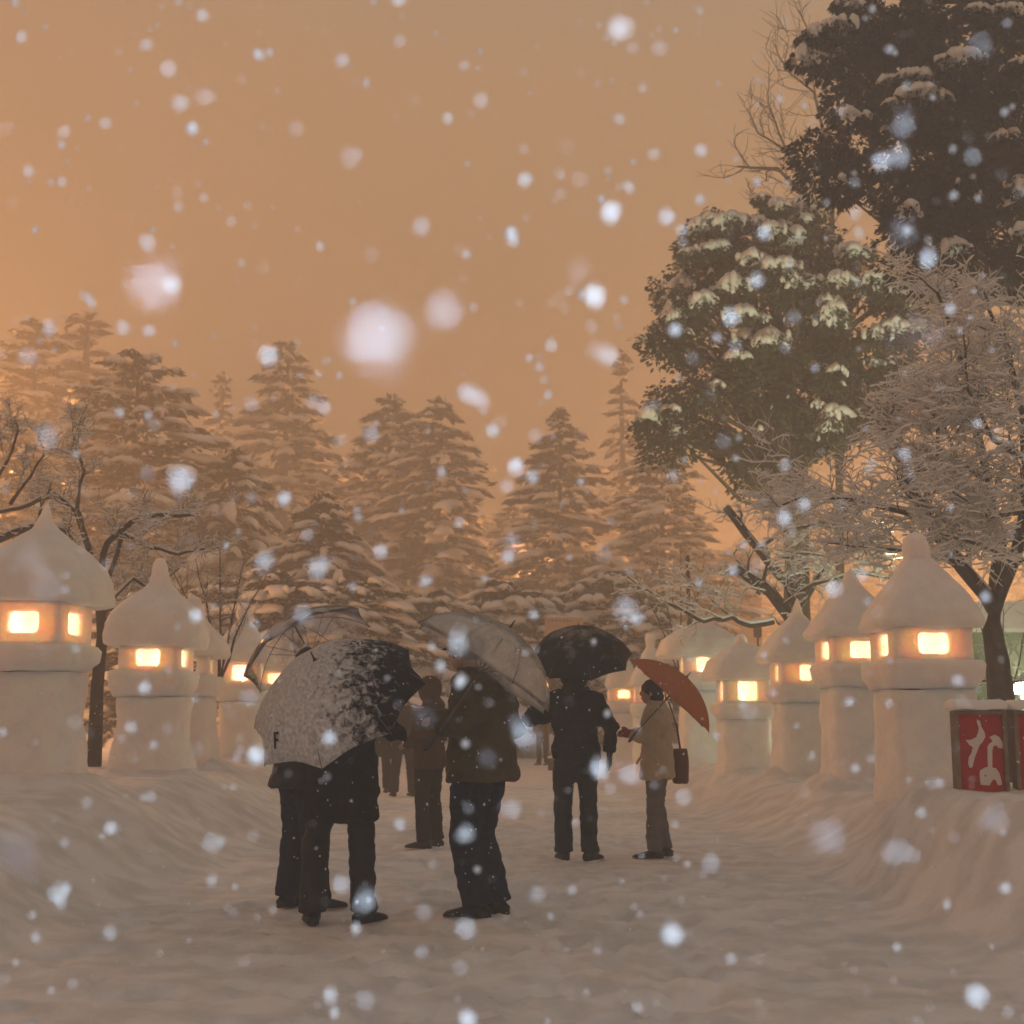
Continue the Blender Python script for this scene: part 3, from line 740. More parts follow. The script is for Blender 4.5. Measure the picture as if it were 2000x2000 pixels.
def ground_at(px, d):
    x = P(px, 1000, d).x; return Vector((x, d, gzf(x, d) - .03))

D = 17.6
bare_tree('bare_tree', 'snow laden bare tree behind the two leftmost lanterns with low spreading limbs', 'tree', ground_at(190, D),
  [([(196, 1190), (180, 1110), (120, 1040), (60, 1030), (-40, 1070)], [D, D, D - .5, D - 1, D - 1.2], .075, .05),
   ([(190, 1130), (210, 1060), (270, 1010), (330, 1005), (385, 1005)], [D, D - .2, D - .6, D - .8, D - 1], .05, .018),
   ([(200, 1170), (240, 1040), (290, 1070), (350, 1083), (400, 1072)], [D, D, D - .3, D - .4, D - .6], .035, .012),
   ([(185, 1120), (150, 1000), (110, 965), (60, 985), (0, 1000)], [D, D + .4, D + .5, D + .6, D + .7], .045, .025),
   ([(150, 1000), (165, 920), (150, 880), (140, 840)], [D, D, D, D], .028, .008),
   ([(20, 985), (60, 930), (85, 890), (75, 850)], [D, D, D, D], .028, .008),
   ([(-20, 960), (15, 900), (35, 840), (30, 825)], [D, D, D, D], .028, .008),
   ([(196, 1190), (260, 1130), (300, 1150), (350, 1110)], [D, D + .5, D + .6, D + .8], .03, .01),
   ([(196, 1200), (235, 1180), (270, 1120)], [D, D + 1, D + 1.4], .03, .01)],
  31, None, lvl=3, twig=.42, nchild=1.3, trunk=([(186, 1440), (190, 1340), (200, 1240), (192, 1140)], D, .085, .06), barkm=M['bark'], upb=.4, snow_r=.009)

D = 16.8
bare_tree('bare_tree', 'large snow laden bare tree with crooked dark trunk at the right edge', 'tree', ground_at(1952, D),
  [([(1942, 1190), (1880, 1110), (1810, 1010), (1770, 930), (1745, 880), (1725, 830)], [D, D - .2, D - .4, D - .2, D, D + .2], .10, .035),
   ([(1940, 1180), (1955, 1060), (1930, 940), (1900, 800), (1870, 680), (1830, 570)], [D, D + .2, D + .3, D + .2, D, D - .2], .09, .02),
   ([(1945, 1180), (1985, 1080), (2010, 960), (2000, 820), (1960, 680), (1920, 560)], [D, D - .5, D - .8, D - .8, D - .7, D - .7], .09, .02),
   ([(1810, 1010), (1700, 985), (1600, 960), (1520, 990)], [D - .4, D - .7, D - .8, D - 1], .04, .012),
   ([(1800, 1000), (1830, 900), (1830, 830), (1800, 760)], [D - .4, D - .6, D - .6, D - .4], .04, .012),
   ([(1930, 940), (1870, 900), (1850, 850), (1830, 760)], [D, D, D - .2, D - .3], .035, .01),
   ([(1900, 800), (1870, 750), (1850, 650), (1830, 580)], [D, D, D + .2, D + .3], .03, .01),
   ([(2010, 900), (1940, 860), (1890, 760), (1880, 640)], [D - .8, D - 1, D - 1, D - .8], .035, .01),
   ([(2005, 1000), (1930, 1010), (1860, 960)], [D - .8, D - 1, D - 1.1], .035, .01),
   ([(1990, 1100), (1900, 1060), (1830, 1040)], [D - .5, D - .9, D - 1], .035, .01),
   ([(1880, 1110), (1820, 1080), (1700, 1070), (1610, 1060)], [D - .2, D - .2, D, D + .1], .035, .01),
   ([(2020, 1000), (2050, 850), (2040, 700), (2010, 600)], [D, D + .2, D + .3, D + .2], .035, .01)],
  32, None, lvl=3, twig=.62, nchild=1.62, trunk=([(1955, 1360), (1948, 1290), (1938, 1230), (1945, 1180)], D, .15, .10), upb=.15, snow_r=.0098, snow=1.15, fine=.0034)

D = 23.5
bare_tree('bare_tree', 'leaning bare tree with two sawn off limbs behind the short spiked lantern', 'tree', ground_at(1600, D),
  [([(1590, 1270), (1535, 1195), (1500, 1150), (1437, 1112)], [D, D, D, D], .12, .10),
   ([(1575, 1245), (1545, 1150), (1480, 1070), (1418, 990)], [D, D + .3, D + .4, D + .5], .10, .07),
   ([(1510, 1215), (1465, 1222), (1430, 1206), (1375, 1214), (1330, 1190), (1290, 1168), (1255, 1150), (1225, 1125)], [D, D - .2, D - .3, D - .4, D - .5, D - .6, D - .6, D - .6], .05, .012),
   ([(1560, 1200), (1600, 1120), (1640, 1060), (1650, 1010)], [D, D, D - .2, D - .4], .06, .015),
   ([(1480, 1075), (1520, 1040), (1600, 1020), (1660, 1030)], [D, D, D, D], .04, .012),
   ([(1480, 1160), (1500, 1100), (1560, 1080), (1640, 1090)], [D, D - .4, D - .6, D - .6], .04, .012),
   ([(1520, 1190), (1590, 1140), (1680, 1120), (1740, 1130)], [D, D - .4, D - .6, D - .6], .04, .012),
   ([(1440, 1212), (1400, 1180), (1330, 1120)], [D - .3, D - .3, D], .025, .01)],
  33, None, lvl=3, twig=.60, nchild=1.0, trunk=([(1605, 1390), (1602, 1300), (1585, 1260)], D, .17, .13), upb=.2, snow_r=.014)

D = 40
bare_tree('bare_tree', 'tall thin bare tree reaching into the sky left of the black conifer', 'tree', ground_at(1640, D),
  [([(1640, 900), (1625, 560), (1580, 390), (1520, 330), (1440, 325)], [D] * 5, .14, .03), ([(1610, 480), (1560, 340), (1530, 280), (1500, 200)], [D] * 4, .07, .02),
   ([(1630, 560), (1620, 300), (1590, 180), (1530, 130)], [D] * 4, .09, .02), ([(1620, 300), (1610, 120), (1560, 20)], [D] * 3, .07, .02),
   ([(1600, 430), (1520, 400), (1470, 380)], [D] * 3, .05, .02), ([(1530, 290), (1480, 260), (1460, 210)], [D] * 3, .04, .015)],
  34, None, lvl=2, twig=1.3, nchild=.9, snow=.25, trunk=([(1640, 1300), (1640, 1000), (1638, 850)], D, .15, .10), barkm=M['bark_pale'], fine=.011, snow_r=.01, upb=.5)
for px, py, d, lb, sd in [(430, 1180, 19.5, 'bare twiggy bush behind the round topped lantern', 41), (1330, 1180, 30, 'bare twiggy bush right of the orange umbrella top', 42), (1960, 1300, 19, 'snowy twiggy bush at the foot of the large bare tree', 44)]:
    b = ground_at(px, d)
    lm = [([(px, 1330), (px + k * 22, py + 30), (px + k * 48, py - 110 + abs(k) * 20)], [d, d, d + .2 * k], .022, .006) for k in (-2, -1, 0, 1, 2)]
    bare_tree('bare_bush', lb, 'bush', b, lm, sd, None, lvl=2, twig=.5, nchild=1.0, snow_r=.006, upb=.5)
    # stems reach the ground
    o = bpy.data.objects[-1] if False else None

# ------------------------------------------------------------------ umbrellas
def frame_of(axis, up=(0, 0, 1)):
    z = Vector(axis).normalized(); x = Vector(up).cross(z)
    if x.length < 1e-3: x = Vector((1, 0, 0))
    x.normalize(); y = z.cross(x)
    return Matrix((x, y, z)).transposed()
def umbrella(label, apex, axis, Rr, dep, shaft, material, roll=0., hook=True, amax=1.0, scal=.10, snow_pad=None, hook_dir=1, thick=.0025):
    """local frame: apex at origin, canopy opens towards -z, shaft runs down -z"""
    Mx = frame_of(axis).to_4x4() @ Matrix.Rotation(roll, 4, 'Z')
    o = empty('umbrella', apex); o.matrix_world = Matrix.Translation(apex) @ Mx
    tag(o, label, 'umbrella', 'umbrellas held over the visitors')
    nr, ng, nt_ = 8, 6, 12; N = nr * ng
    V = []; 
    for a in range(N):
        th = 2 * math.pi * a / N; g = (a % ng) / ng; sag = math.sin(math.pi * g)
        for k in range(1, nt_ + 1):
            t = k / nt_; al = t * amax
            r = Rr * math.sin(al) / math.sin(amax); z = -dep * (1 - math.cos(al)) / (1 - math.cos(amax))
            chord = math.cos(math.pi / nr) / math.cos(math.pi / nr - abs(g - .5) * 0 - math.pi / nr * (1 - abs(2 * g - 1)))
            r *= 1 - .075 * sag * (1 - .3 * t) - scal * sag * max(0, t - .8) / .2 * .5
            z += .035 * sag * t ** 2 * dep - .0 * t
            V.append((r * math.cos(th), r * math.sin(th), z))
    V.append((0, 0, 0)); V = np.array(V)
    f4, f3 = [], []
    for a in range(N):
        b = (a + 1) % N
        f3.append((a * nt_, b * nt_, N * nt_))
        for k in range(nt_ - 1): f4.append((a * nt_ + k, a * nt_ + k + 1, b * nt_ + k + 1, b * nt_ + k))
    mb = MB(); mb.add(V, np.array(f4)); mb.f.append(np.array(f3))
    # inner skin, so that the cloth has thickness
    nrm = V / (np.linalg.norm(V, axis=1)[:, None] + 1e-6); V2 = V.copy(); V2[:, 2] -= thick; V2[:, :2] *= (1 - thick / Rr)
    base = mb.n; mb.v.append(V2); mb.n += len(V2)
    mb.f.append(np.array(f4)[:, ::-1] + base); mb.f.append(np.array(f3)[:, ::-1] + base)
    rim = [((a * nt_ + nt_ - 1), a * nt_ + nt_ - 1 + base, ((a + 1) % N) * nt_ + nt_ - 1 + base, ((a + 1) % N) * nt_ + nt_ - 1) for a in range(N)]
    mb.f.append(np.array(rim))
    can = link('canopy', mb.mesh('canopy', material), o)
    for i in range(nr):
        th = 2 * math.pi * i / nr; pts = []
        for k in range(0, 9):
            al = k / 8 * amax; r = (Rr + .004) * math.sin(al) / math.sin(amax); z = -dep * (1 - math.cos(al)) / (1 - math.cos(amax)) - .007
            pts.append((r * math.cos(th), r * math.sin(th), z))
        rb = MB(); tube(rb, pts, .0028, 5, up=(math.sin(th), -math.cos(th), 0)); 
        zz = -dep - .10; 
        al = .5 * amax; rm = Rr * math.sin(al) / math.sin(amax); zm = -dep * (1 - math.cos(al)) / (1 - math.cos(amax)) - .008
        tube(rb, [(rm * math.cos(th), rm * math.sin(th), zm), (.012 * math.cos(th), .012 * math.sin(th), zz * .8)], .0022, 5, up=(math.sin(th), -math.cos(th), 0))
        link('rib', rb.mesh('rib', M['metal']), o)
    sh = MB(); tube(sh, [(0, 0, .0), (0, 0, -shaft)], .0065, 8); ball(sh, (0, 0, -(dep + .10) * .8), (.013, .013, .02), 8, 5); link('shaft', sh.mesh('shaft', M['metal']), o)
    tp = MB(); tube(tp, [(0, 0, -.002), (0, 0, .012), (0, 0, .055)], [.014, .006, .004], 8); link('tip', tp.mesh('tip', M['lamp_metal']), o)
    hd = MB(); pts = [(0, 0, -shaft + .1), (0, 0, -shaft)]
    for k in range(1, 8):
        a = math.pi * k / 7; pts.append((hook_dir * .035 * (1 - math.cos(a)), 0, -shaft - .035 * math.sin(a)))
    tube(hd, pts, .010, 8, up=(0, 1, 0)); link('handle', hd.mesh('handle', M['lamp_metal']), o)
    return o, can

u1_axis = Vector((-.34, -.58, .74)).normalized()
m_u1 = snowy_cloth('black canopy caked with snow', (.007, .008, .009), (.64, .64, .66), (0, 0, 0), .3, .1)
U1c = P(662, 1378, 7.50); U1, U1can = umbrella('black umbrella caked with wet snow, carried low on the nearest person\'s back', U1c + u1_axis * .33, u1_axis, .525, .33, .58, m_u1, roll=R(20), scal=.16)
# the snow lies on the viewer's left half of the canopy; the direction is fixed in the umbrella's own frame
_inv = U1.matrix_world.to_3x3().inverted()
for n in m_u1.node_tree.nodes:
    if n.type == 'VECT_MATH': n.inputs[1].default_value = _inv @ Vector((-1.7, .3, -.35)).normalized() * 1.0
    if n.type == 'MAP_RANGE' and abs(n.inputs['From Min'].default_value - .3) < 1e-3 and abs(n.inputs['From Max'].default_value - .4) < 1e-3:
        n.inputs['From Min'].default_value = .25; n.inputs['From Max'].default_value = .42
U0, _ = umbrella('tilted clear vinyl umbrella with snow along its top, left of the snowy black one', P(572, 1216, 9.1), Vector((-.50, .30, .81)), .47, .24, .85, M['clear_snow'], roll=R(5), hook=True)
U3, _ = umbrella('clear vinyl dome umbrella over the man in the olive jacket', P(996, 1226, 8.05), Vector((.56, .05, .83)), .50, .30, .85, M['clear'], roll=R(20), amax=1.15)
m_u6 = snowy_cloth('black canopy dusted with snow', (.010, .009, .009), (.30, .28, .26), (0, 0, 0), .55, .25, 6)
_p6y = G(1126, 1682).y
U6, _ = umbrella('black umbrella tipped back over the person in the dark coat', P(1130, 1228, _p6y + .02), Vector((-.05, -.42, .90)), .485, .30, .72, m_u6, roll=R(15), amax=1.15)
for n in m_u6.node_tree.nodes:
    if n.type == 'VECT_MATH': n.inputs[1].default_value = (0, 0, 1.2)
    if n.type == 'MAP_RANGE' and abs(n.inputs['From Min'].default_value - .55) < 1e-3: n.inputs['From Min'].default_value = .40; n.inputs['From Max'].default_value = .62
u7_axis = Vector((.675, -.10, .735)).normalized()
U7, _ = umbrella('orange umbrella leaning over the shoulder of the woman in beige', P(1341, 1322, 11.45), u7_axis, .455, .22, .70, M['orange_cloth'], roll=R(10), hook_dir=-1)

# the dark F on the snow covered canopy
bpy.context.view_layer.update()
def hit(o, px, py):
    me = o.data; mw = o.matrix_world
    bv = BVHTree.FromPolygons([mw @ v.co for v in me.vertices], [tuple(p.vertices) for p in me.polygons])
    loc, nrm, _, _ = bv.ray_cast(Vector((0, 0, CAMZ)), ray(px, py).normalized()); return loc, nrm
loc, nrm = hit(U1can, 541, 1446)
if loc:
    if nrm.y > 0: nrm = -nrm
    upv = (Vector((0, 0, 1)) - nrm * nrm.z).normalized(); rt = upv.cross(nrm).normalized()
    mb = MB()
    for (u0, u1, v0, v1) in ((-.014, -.006, -.045, .045), (-.006, .016, .034, .045), (-.006, .010, -.002, .009)):
        c = loc + nrm * .006 + rt * ((u0 + u1) / 2) + upv * ((v0 + v1) / 2)
        v, f = box_vf((0, 0, 0), ((u1 - u0) / 2, (v1 - v0) / 2, .003)); 
        vv = [c + rt * a[0] + upv * a[1] + nrm * a[2] for a in v]
        mb.add([U1.matrix_world.inverted() @ q for q in vv], f)
    link('printed_letter', mb.mesh('printed_letter', M['black'], False), U1)

# ------------------------------------------------------------------ people
def person(label, px, py, yaw, H=1.72, coat=None, coat_len=.80, flare=1.0, trousers=None, shoes=None, joints=None, hair='hair', hood=None, voxel=.012, bulk=1.0,
           legs=None, grip=None, gloves=None, lean=0., collar=True, wrinkle=.015, hat=None, mirror=1, bend=0., skirt=None, d=None, headdrop=0.):
    p = G(px, py) if d is None else P(px, 1000, d)
    x, y = p.x, p.y; z = gzf(x, y) + .006
    o = empty('person', (x, y, z), yaw); tag(o, label, 'person')
    s = H / 1.72
    J = dict(neck=(0, .0, 1.44), head=(0, .035, 1.60 - headdrop), chest=(0, .0, 1.27), waist=(0, 0, 1.06), pelvis=(0, 0, .93),
             shL=(-.18, 0, 1.385), shR=(.18, 0, 1.385), elL=(-.25, -.03, 1.12), elR=(.25, -.03, 1.12), wrL=(-.25, .06, .88), wrR=(.25, .06, .88),
             hipL=(-.09, 0, .90), hipR=(.09, 0, .90), knL=(-.11, .02, .49), knR=(.11, .02, .49), anL=(-.12, -.02, .09), anR=(.12, -.02, .09), toeL=(-.15, .17, .03), toeR=(.15, .17, .03))
    if joints: J.update(joints)
    J = {k: np.array(v, float) * s for k, v in J.items()}
    up_ = np.array([0, 0, 1.])
    # the body: head, neck, torso, limbs, hands with fingers as one surface
    b = MB()
    h = J['head']; fw = np.array([0, 1, 0.])
    ball(b, h, (.075 * s, .095 * s, .115 * s), 16, 10); ball(b, h + np.array([0, .028, -.06]) * s, (.055 * s, .065 * s, .06 * s), 12, 8)
    tube(b, [h + np.array([0, .085, .02]) * s, h + np.array([0, .108, -.022]) * s, h + np.array([0, .092, -.034]) * s], [.009 * s, .015 * s, .012 * s], 6)
    for sx in (-1, 1): ball(b, h + np.array([sx * .076, -.005, -.01]) * s, (.012 * s, .020 * s, .032 * s), 8, 5)
    ball(b, h + np.array([0, .092, -.062]) * s, (.024 * s, .012 * s, .009 * s), 8, 5)
    tube(b, [J['neck'] - up_ * .05, J['neck'] + up_ * .03, h - np.array([0, .02, .06])], [.065 * s, .055 * s, .055 * s], 12)
    tor = [J['pelvis'] - up_ * .08 * s, J['pelvis'], J['waist'], J['chest'], J['neck'] - up_ * .05 * s, J['neck']]
    tube(b, tor, np.array([.13, .16, .14, .165, .13, .06]) * s * bulk, 16, rb=np.array([.10, .11, .095, .115, .09, .055]) * s * bulk, up=(0, 1, 0))
    for q in 'LR':
        tube(b, [J['neck'] - up_ * .06 * s, J['sh' + q], lerp(J['sh' + q], J['el' + q], .5), J['el' + q], lerp(J['el' + q], J['wr' + q], .4), J['wr' + q]], np.array([.06, .055, .045, .037, .036, .026]) * s, 10)
        tube(b, [J['hip' + q] + up_ * .03, lerp(J['hip' + q], J['kn' + q], .4), J['kn' + q], lerp(J['kn' + q], J['an' + q], .35), J['an' + q]], np.array([.085, .075, .055, .052, .038]) * s, 10)
        tube(b, [J['an' + q] - up_ * .02 * s, lerp(J['an' + q], J['toe' + q], .3) - up_ * .03, lerp(J['an' + q], J['toe' + q], .55) * [1, 1, 0] + [0, 0, .035]], np.array([.034, .028, .018]) * s, 8)
        # hand
        w = J['wr' + q]; dr = w - J['el' + q]; dr /= np.linalg.norm(dr)
        sd = -1 if q == 'L' else 1
        side = np.cross(dr, np.array([0, 0, 1.]) if abs(dr[2]) < .8 else np.array([1., 0, 0])); side /= np.linalg.norm(side)
        nr_ = np.cross(side, dr)
        if grip and q in grip: curl = 1.25
        else: curl = .45
        tube(b, [w, w + dr * .045 * s, w + dr * .085 * s], np.array([.024, .036, .038]) * s, 10, rb=np.array([.018, .015, .013]) * s, up=tuple(nr_))
        for fi, (lat, ln) in enumerate(((-.030, .068), (-.010, .078), (.010, .073), (.029, .058))):
            a0 = w + dr * .080 * s + side * lat * s; pts = [a0]; dd = dr.copy()
            for k in range(3):
                an = curl * (.35 + .5 * k); dd = dr * math.cos(an) - nr_ * math.sin(an)
                pts.append(pts[-1] + dd * ln * s * (.42, .32, .26)[k])
            tube(b, pts, np.array([.0092, .0088, .008, .0065]) * s, 7)
        a0 = w + dr * .028 * s - side * .026 * s
        tube(b, [a0, a0 + (dr * .6 - side * .6) * .035 * s, a0 + (dr * .9 - side * .45 - nr_ * .5 * curl) * .062 * s], np.array([.013, .0105, .008]) * s, 7)
    link('body', remeshed(b, 'body', M['skin'], max(voxel * .7, .0075), 1), o)
    for sx in (-1, 1):
        e_ = MB(); ball(e_, h + np.array([sx * .031, .083, .012]) * s, .011 * s, 8, 6); link('eye', e_.mesh('eye', M['hair']), o)
    for q in (gloves or ''):
        w = J['wr' + q]; dr = w - J['el' + q]; dr /= np.linalg.norm(dr); gm_ = MB()
        side = np.cross(dr, np.array([0, 0, 1.]) if abs(dr[2]) < .8 else np.array([1., 0, 0])); side /= np.linalg.norm(side); nr_ = np.cross(side, dr)
        tube(gm_, [w - dr * .03, w + dr * .02, w + dr * .08, w + dr * .10], np.array([.036, .036, .048, .046]) * s, 10, rb=np.array([.032, .026, .026, .024]) * s, up=tuple(nr_))
        cu = 1.25 if grip and q in grip else .45
        for lat, ln in ((-.032, .07), (-.011, .082), (.011, .077), (.031, .062)):
            a0 = w + dr * .085 * s + side * lat * s; pts = [a0]
            for k in range(3):
                an_ = cu * (.35 + .5 * k); pts.append(pts[-1] + (dr * math.cos(an_) - nr_ * math.sin(an_)) * ln * s * (.42, .32, .26)[k])
            tube(gm_, pts, np.array([.0145, .0140, .0130, .0115]) * s, 7)
        a0 = w + dr * .03 * s - side * .026 * s
        tube(gm_, [a0, a0 + (dr * .6 - side * .6) * .037 * s, a0 + (dr * .9 - side * .45 - nr_ * .5 * cu) * .066 * s], np.array([.018, .016, .013]) * s, 7)
        link('glove', remeshed(gm_, 'glove', M['black2'], .008, 1), o)
    # hair or hat
    hb = MB()
    ball(hb, h + np.array([0, -.014, .026]) * s, (.093 * s, .102 * s, .106 * s), 16, 10, .10)
    if hair == 'long':
        ball(hb, h + np.array([0, -.05, -.06]) * s, (.085 * s, .065 * s, .12 * s), 12, 8, .15)
    link('hair', remeshed(hb, 'hair', M['hair'], .011, 1, [(.006, 40, .4)]), o)
    if hat:
        hm = MB(); ball(hm, h + np.array([0, -.012, .048]) * s, (.099 * s, .110 * s, .090 * s), 16, 9, .05)
        tube(hm, [h + np.array([0, .08, .035]) * s, h + np.array([0, .16, .02]) * s], np.array([.07, .045]) * s, 10, rb=np.array([.012, .006]) * s)
        link('cap', remeshed(hm, 'cap', hat, .011, 2), o)
    if hood:
        hm = MB(); ball(hm, h + np.array([0, -.03, .01]) * s, (.125 * s, .125 * s, .15 * s), 16, 9, .06); ball(hm, J['neck'] + np.array([0, -.05, .02]) * s, (.13 * s, .11 * s, .08 * s), 12, 8)
        link('hood', remeshed(hm, 'hood', hood, .016, 2, [(.008, 12, 1)]), o)
    # coat
    if coat:
        c = MB(); zb = coat_len * s; pe, wa, ch, ne = J['pelvis'], J['waist'], J['chest'], J['neck']
        hem = pe.copy(); hem[2] = zb
        mid = lerp(hem, wa, .5)
        tube(c, [hem, hem + up_ * .015, mid, wa, ch, lerp(ch, ne, .55), lerp(ch, ne, .88), ne + up_ * .01 * s, ne + up_ * .06 * s], np.array([.185 * flare, .195 * flare, .193 * (1 + flare) / 2, .180, .205, .185, .13, .090, .088]) * s * bulk, 20,
             rb=np.array([.135 * flare, .145 * flare, .145 * (1 + flare) / 2, .135, .150, .135, .11, .088, .088]) * s * bulk, up=(0, 1, 0))
        for q in 'LR':
            sh_, el, wr_ = J['sh' + q], J['el' + q], J['wr' + q]
            tube(c, [lerp(ne, sh_, .35) - up_ * .035 * s, sh_ - up_ * .025 * s, lerp(sh_, el, .5), el, lerp(el, wr_, .5), lerp(el, wr_, .93)], np.array([.085, .088, .077, .068, .060, .050]) * s * bulk, 12)
        sleeve_noise = [(wrinkle * 1.1, 7, 1.6), (wrinkle * .5, 18, 1.3)]
        link('coat', remeshed(c, 'coat', coat, voxel * 1.1, 2, sleeve_noise), o)
    if trousers:
        t_ = MB()
        tube(t_, [J['pelvis'] + up_ * .05, J['pelvis'] - up_ * .02, J['pelvis'] - up_ * .10 * s], np.array([.155, .165, .14]) * s * bulk, 14, rb=np.array([.11, .12, .11]) * s * bulk, up=(0, 1, 0))
        for q in 'LR':
            hp, kn, an = J['hip' + q], J['kn' + q], J['an' + q]
            tube(t_, [hp + up_ * .02, lerp(hp, kn, .35), lerp(hp, kn, .7), kn, lerp(kn, an, .4), lerp(kn, an, .8), an - up_ * .02 * s], np.array([.097, .098, .085, .076, .073, .072, .076]) * s * (bulk * .8 + .2), 14)
        link('trousers', remeshed(t_, 'trousers', trousers, voxel * 1.05, 2, [(.010, 6, 1.9), (.005, 15, 2.2)]), o)
    for q in 'LR':
        an, to = J['an' + q], J['toe' + q]
        f = to - an; f[2] = 0; f /= np.linalg.norm(f); k = MB()
        a = an.copy(); a[2] = 0
        st = [(-.075, .030, .030, .045), (-.05, .045, .042, .05), (.02, .050, .043, .052), (.09, .040, .047, .042), (.15, .030, .047, .031), (.195, .022, .036, .024), (.212, .016, .015, .016)]
        tube(k, [a + f * u * s + up_ * zc * s for u, zc, _, _ in st], [w_ * s for _, _, w_, _ in st], 12, rb=[hh * s * .62 for _, _, _, hh in st])
        tube(k, [a + up_ * .03 * s, a + up_ * .14 * s], np.array([.052, .055]) * s, 12)
        so = MB(); 
        tube(k, [a + f * u * s + up_ * .012 for u in (-.085, -.06, .05, .15, .205, .22)], np.array([.02, .040, .044, .050, .036, .012]) * s, 12, rb=.012)
        me = remeshed(k, 'shoe', shoes or M['shoe'], .009, 1)
        n = len(me.vertices); co = np.empty(n * 3); me.vertices.foreach_get('co', co); co = co.reshape(-1, 3); co[:, 2] = np.maximum(co[:, 2], -.004); me.vertices.foreach_set('co', co.ravel()); me.update()
        link('shoe', me, o)
    return o, J

# nearest person, seen from behind, the umbrella on the back
P1, _ = person('nearest person in a long black coat seen from behind under the snow caked umbrella', 662, 1806, R(2), 1.70, M['black'], coat_len=.60, flare=1.08, trousers=M['black2'], bulk=1.13, voxel=.012, headdrop=.05,
    joints=dict(head=(.03, .09, 1.53), elR=(.33, .03, 1.13), wrR=(.14, -.12, 1.24), elL=(-.26, .03, 1.12), wrL=(-.10, .24, 1.05),
                anL=(-.16, -.02, .09), toeL=(-.20, .15, .03), anR=(.145, .0, .09), toeR=(.24, .13, .03), knL=(-.15, .02, .49), knR=(.13, .0, .49)), grip='RL', gloves='RL')
P2, _ = person('person in dark blue clothes half hidden behind the nearest one, holding the tilted clear umbrella', 586, 1776, R(-50), 1.68, M['black2'], coat_len=.78, flare=1.18, trousers=M['navy'], bulk=1.22,
    joints=dict(elL=(-.22, .10, 1.12), wrL=(-.08, .30, 1.12), elR=(.24, .08, 1.10), wrR=(.10, .30, 1.10), anR=(.12, .06, .09), toeR=(.14, .25, .03), anL=(-.10, -.04, .09)), grip='RL')
P3, _ = person('man in an olive brown jacket facing left under the clear dome umbrella', 940, 1790, R(66), 1.78, M['olive'], coat_len=.80, flare=1.12, trousers=M['navy'], bulk=1.32, hat=M['black2'],
    joints=dict(neck=(0, .05, 1.43), chest=(0, -.02, 1.26), head=(0, .115, 1.585), pelvis=(0, -.01, .93), hipL=(-.09, .0, .90), hipR=(.09, .0, .90), knL=(-.08, .08, .48), knR=(.09, .05, .47), anL=(-.09, -.02, .09), toeL=(-.12, .20, .03), anR=(.10, -.06, .09), toeR=(.13, .14, .03),
                elR=(.27, -.10, 1.12), wrR=(.22, .14, 1.02), elL=(-.26, .03, 1.12), wrL=(-.14, .24, 1.16)), grip='L')
P6, _ = person('person in a black coat seen from behind under the black tipped umbrella', 1126, 1682, R(4), 1.74, M['black'], coat_len=.86, flare=1.02, trousers=M['black2'], bulk=1.08,
    joints=dict(elL=(-.40, .10, 1.20), wrL=(-.16, .28, 1.24), elR=(.31, -.02, 1.12), wrR=(.30, .02, .90), anL=(-.10, .05, .09), anR=(.11, -.03, .09), toeR=(.22, .12, .03), toeL=(-.13, .24, .03), neck=(0, .03, 1.43), head=(0, .10, 1.57)), grip='L', gloves='LR', hood=M['black'])
P7, _ = person('woman in a beige coat with grey trousers facing left, under the orange umbrella', 1287, 1676, R(80), 1.60, M['beige'], coat_len=.74, flare=1.12, trousers=M['greytrouser'], hair='long', bulk=1.08,
    joints=dict(head=(0, .05, 1.575), elL=(-.20, .02, 1.14), wrL=(-.14, .25, 1.175), elR=(.22, -.06, 1.13), wrR=(.16, .12, .98), anL=(-.11, .03, .09), anR=(.12, -.05, .09), toeL=(-.13, .21, .03)), grip='L')
P4, _ = person('figure in a brown hooded coat standing just left of the olive jacket man', 838, 1655, R(60), 1.62, M['brown'], coat_len=.80, flare=1.05, trousers=M['browndark'], hood=M['brown'], bulk=1.0, voxel=.016,
    joints=dict(elR=(.25, .02, 1.12), wrR=(.12, .22, 1.06), elL=(-.25, .02, 1.12), wrL=(-.12, .22, 1.05)))
P5, _ = person('distant person with parted legs, right of the nearest person\'s shoulder', 787, 1556, R(20), 1.68, M['browndark'], coat_len=.85, trousers=M['browndark'], voxel=.018, bulk=1.12,
    joints=dict(elR=(.25, .1, 1.15), wrR=(.14, .28, 1.2), elL=(-.25, .1, 1.15), wrL=(-.14, .28, 1.2), anL=(-.16, 0, .09), anR=(.16, 0, .09), knL=(-.13, 0, .49), knR=(.13, 0, .49)))
P9, _ = person('distant person mostly hidden behind the nearest person\'s right arm', 742, 1548, R(170), 1.66, M['browndark'], coat_len=.62, trousers=M['browndark'], voxel=.018, bulk=1.05)
P8, _ = person('tiny far figure on the path just left of the black umbrella holder', 1058, 1462, R(150), 1.70, M['brown'], coat_len=.80, trousers=M['browndark'], voxel=.022, d=38)
P10, _ = person('tiny farthest figure beside the far one on the path', 1036, 1460, R(200), 1.66, M['brown'], coat_len=.80, trousers=M['browndark'], voxel=.022, d=46)

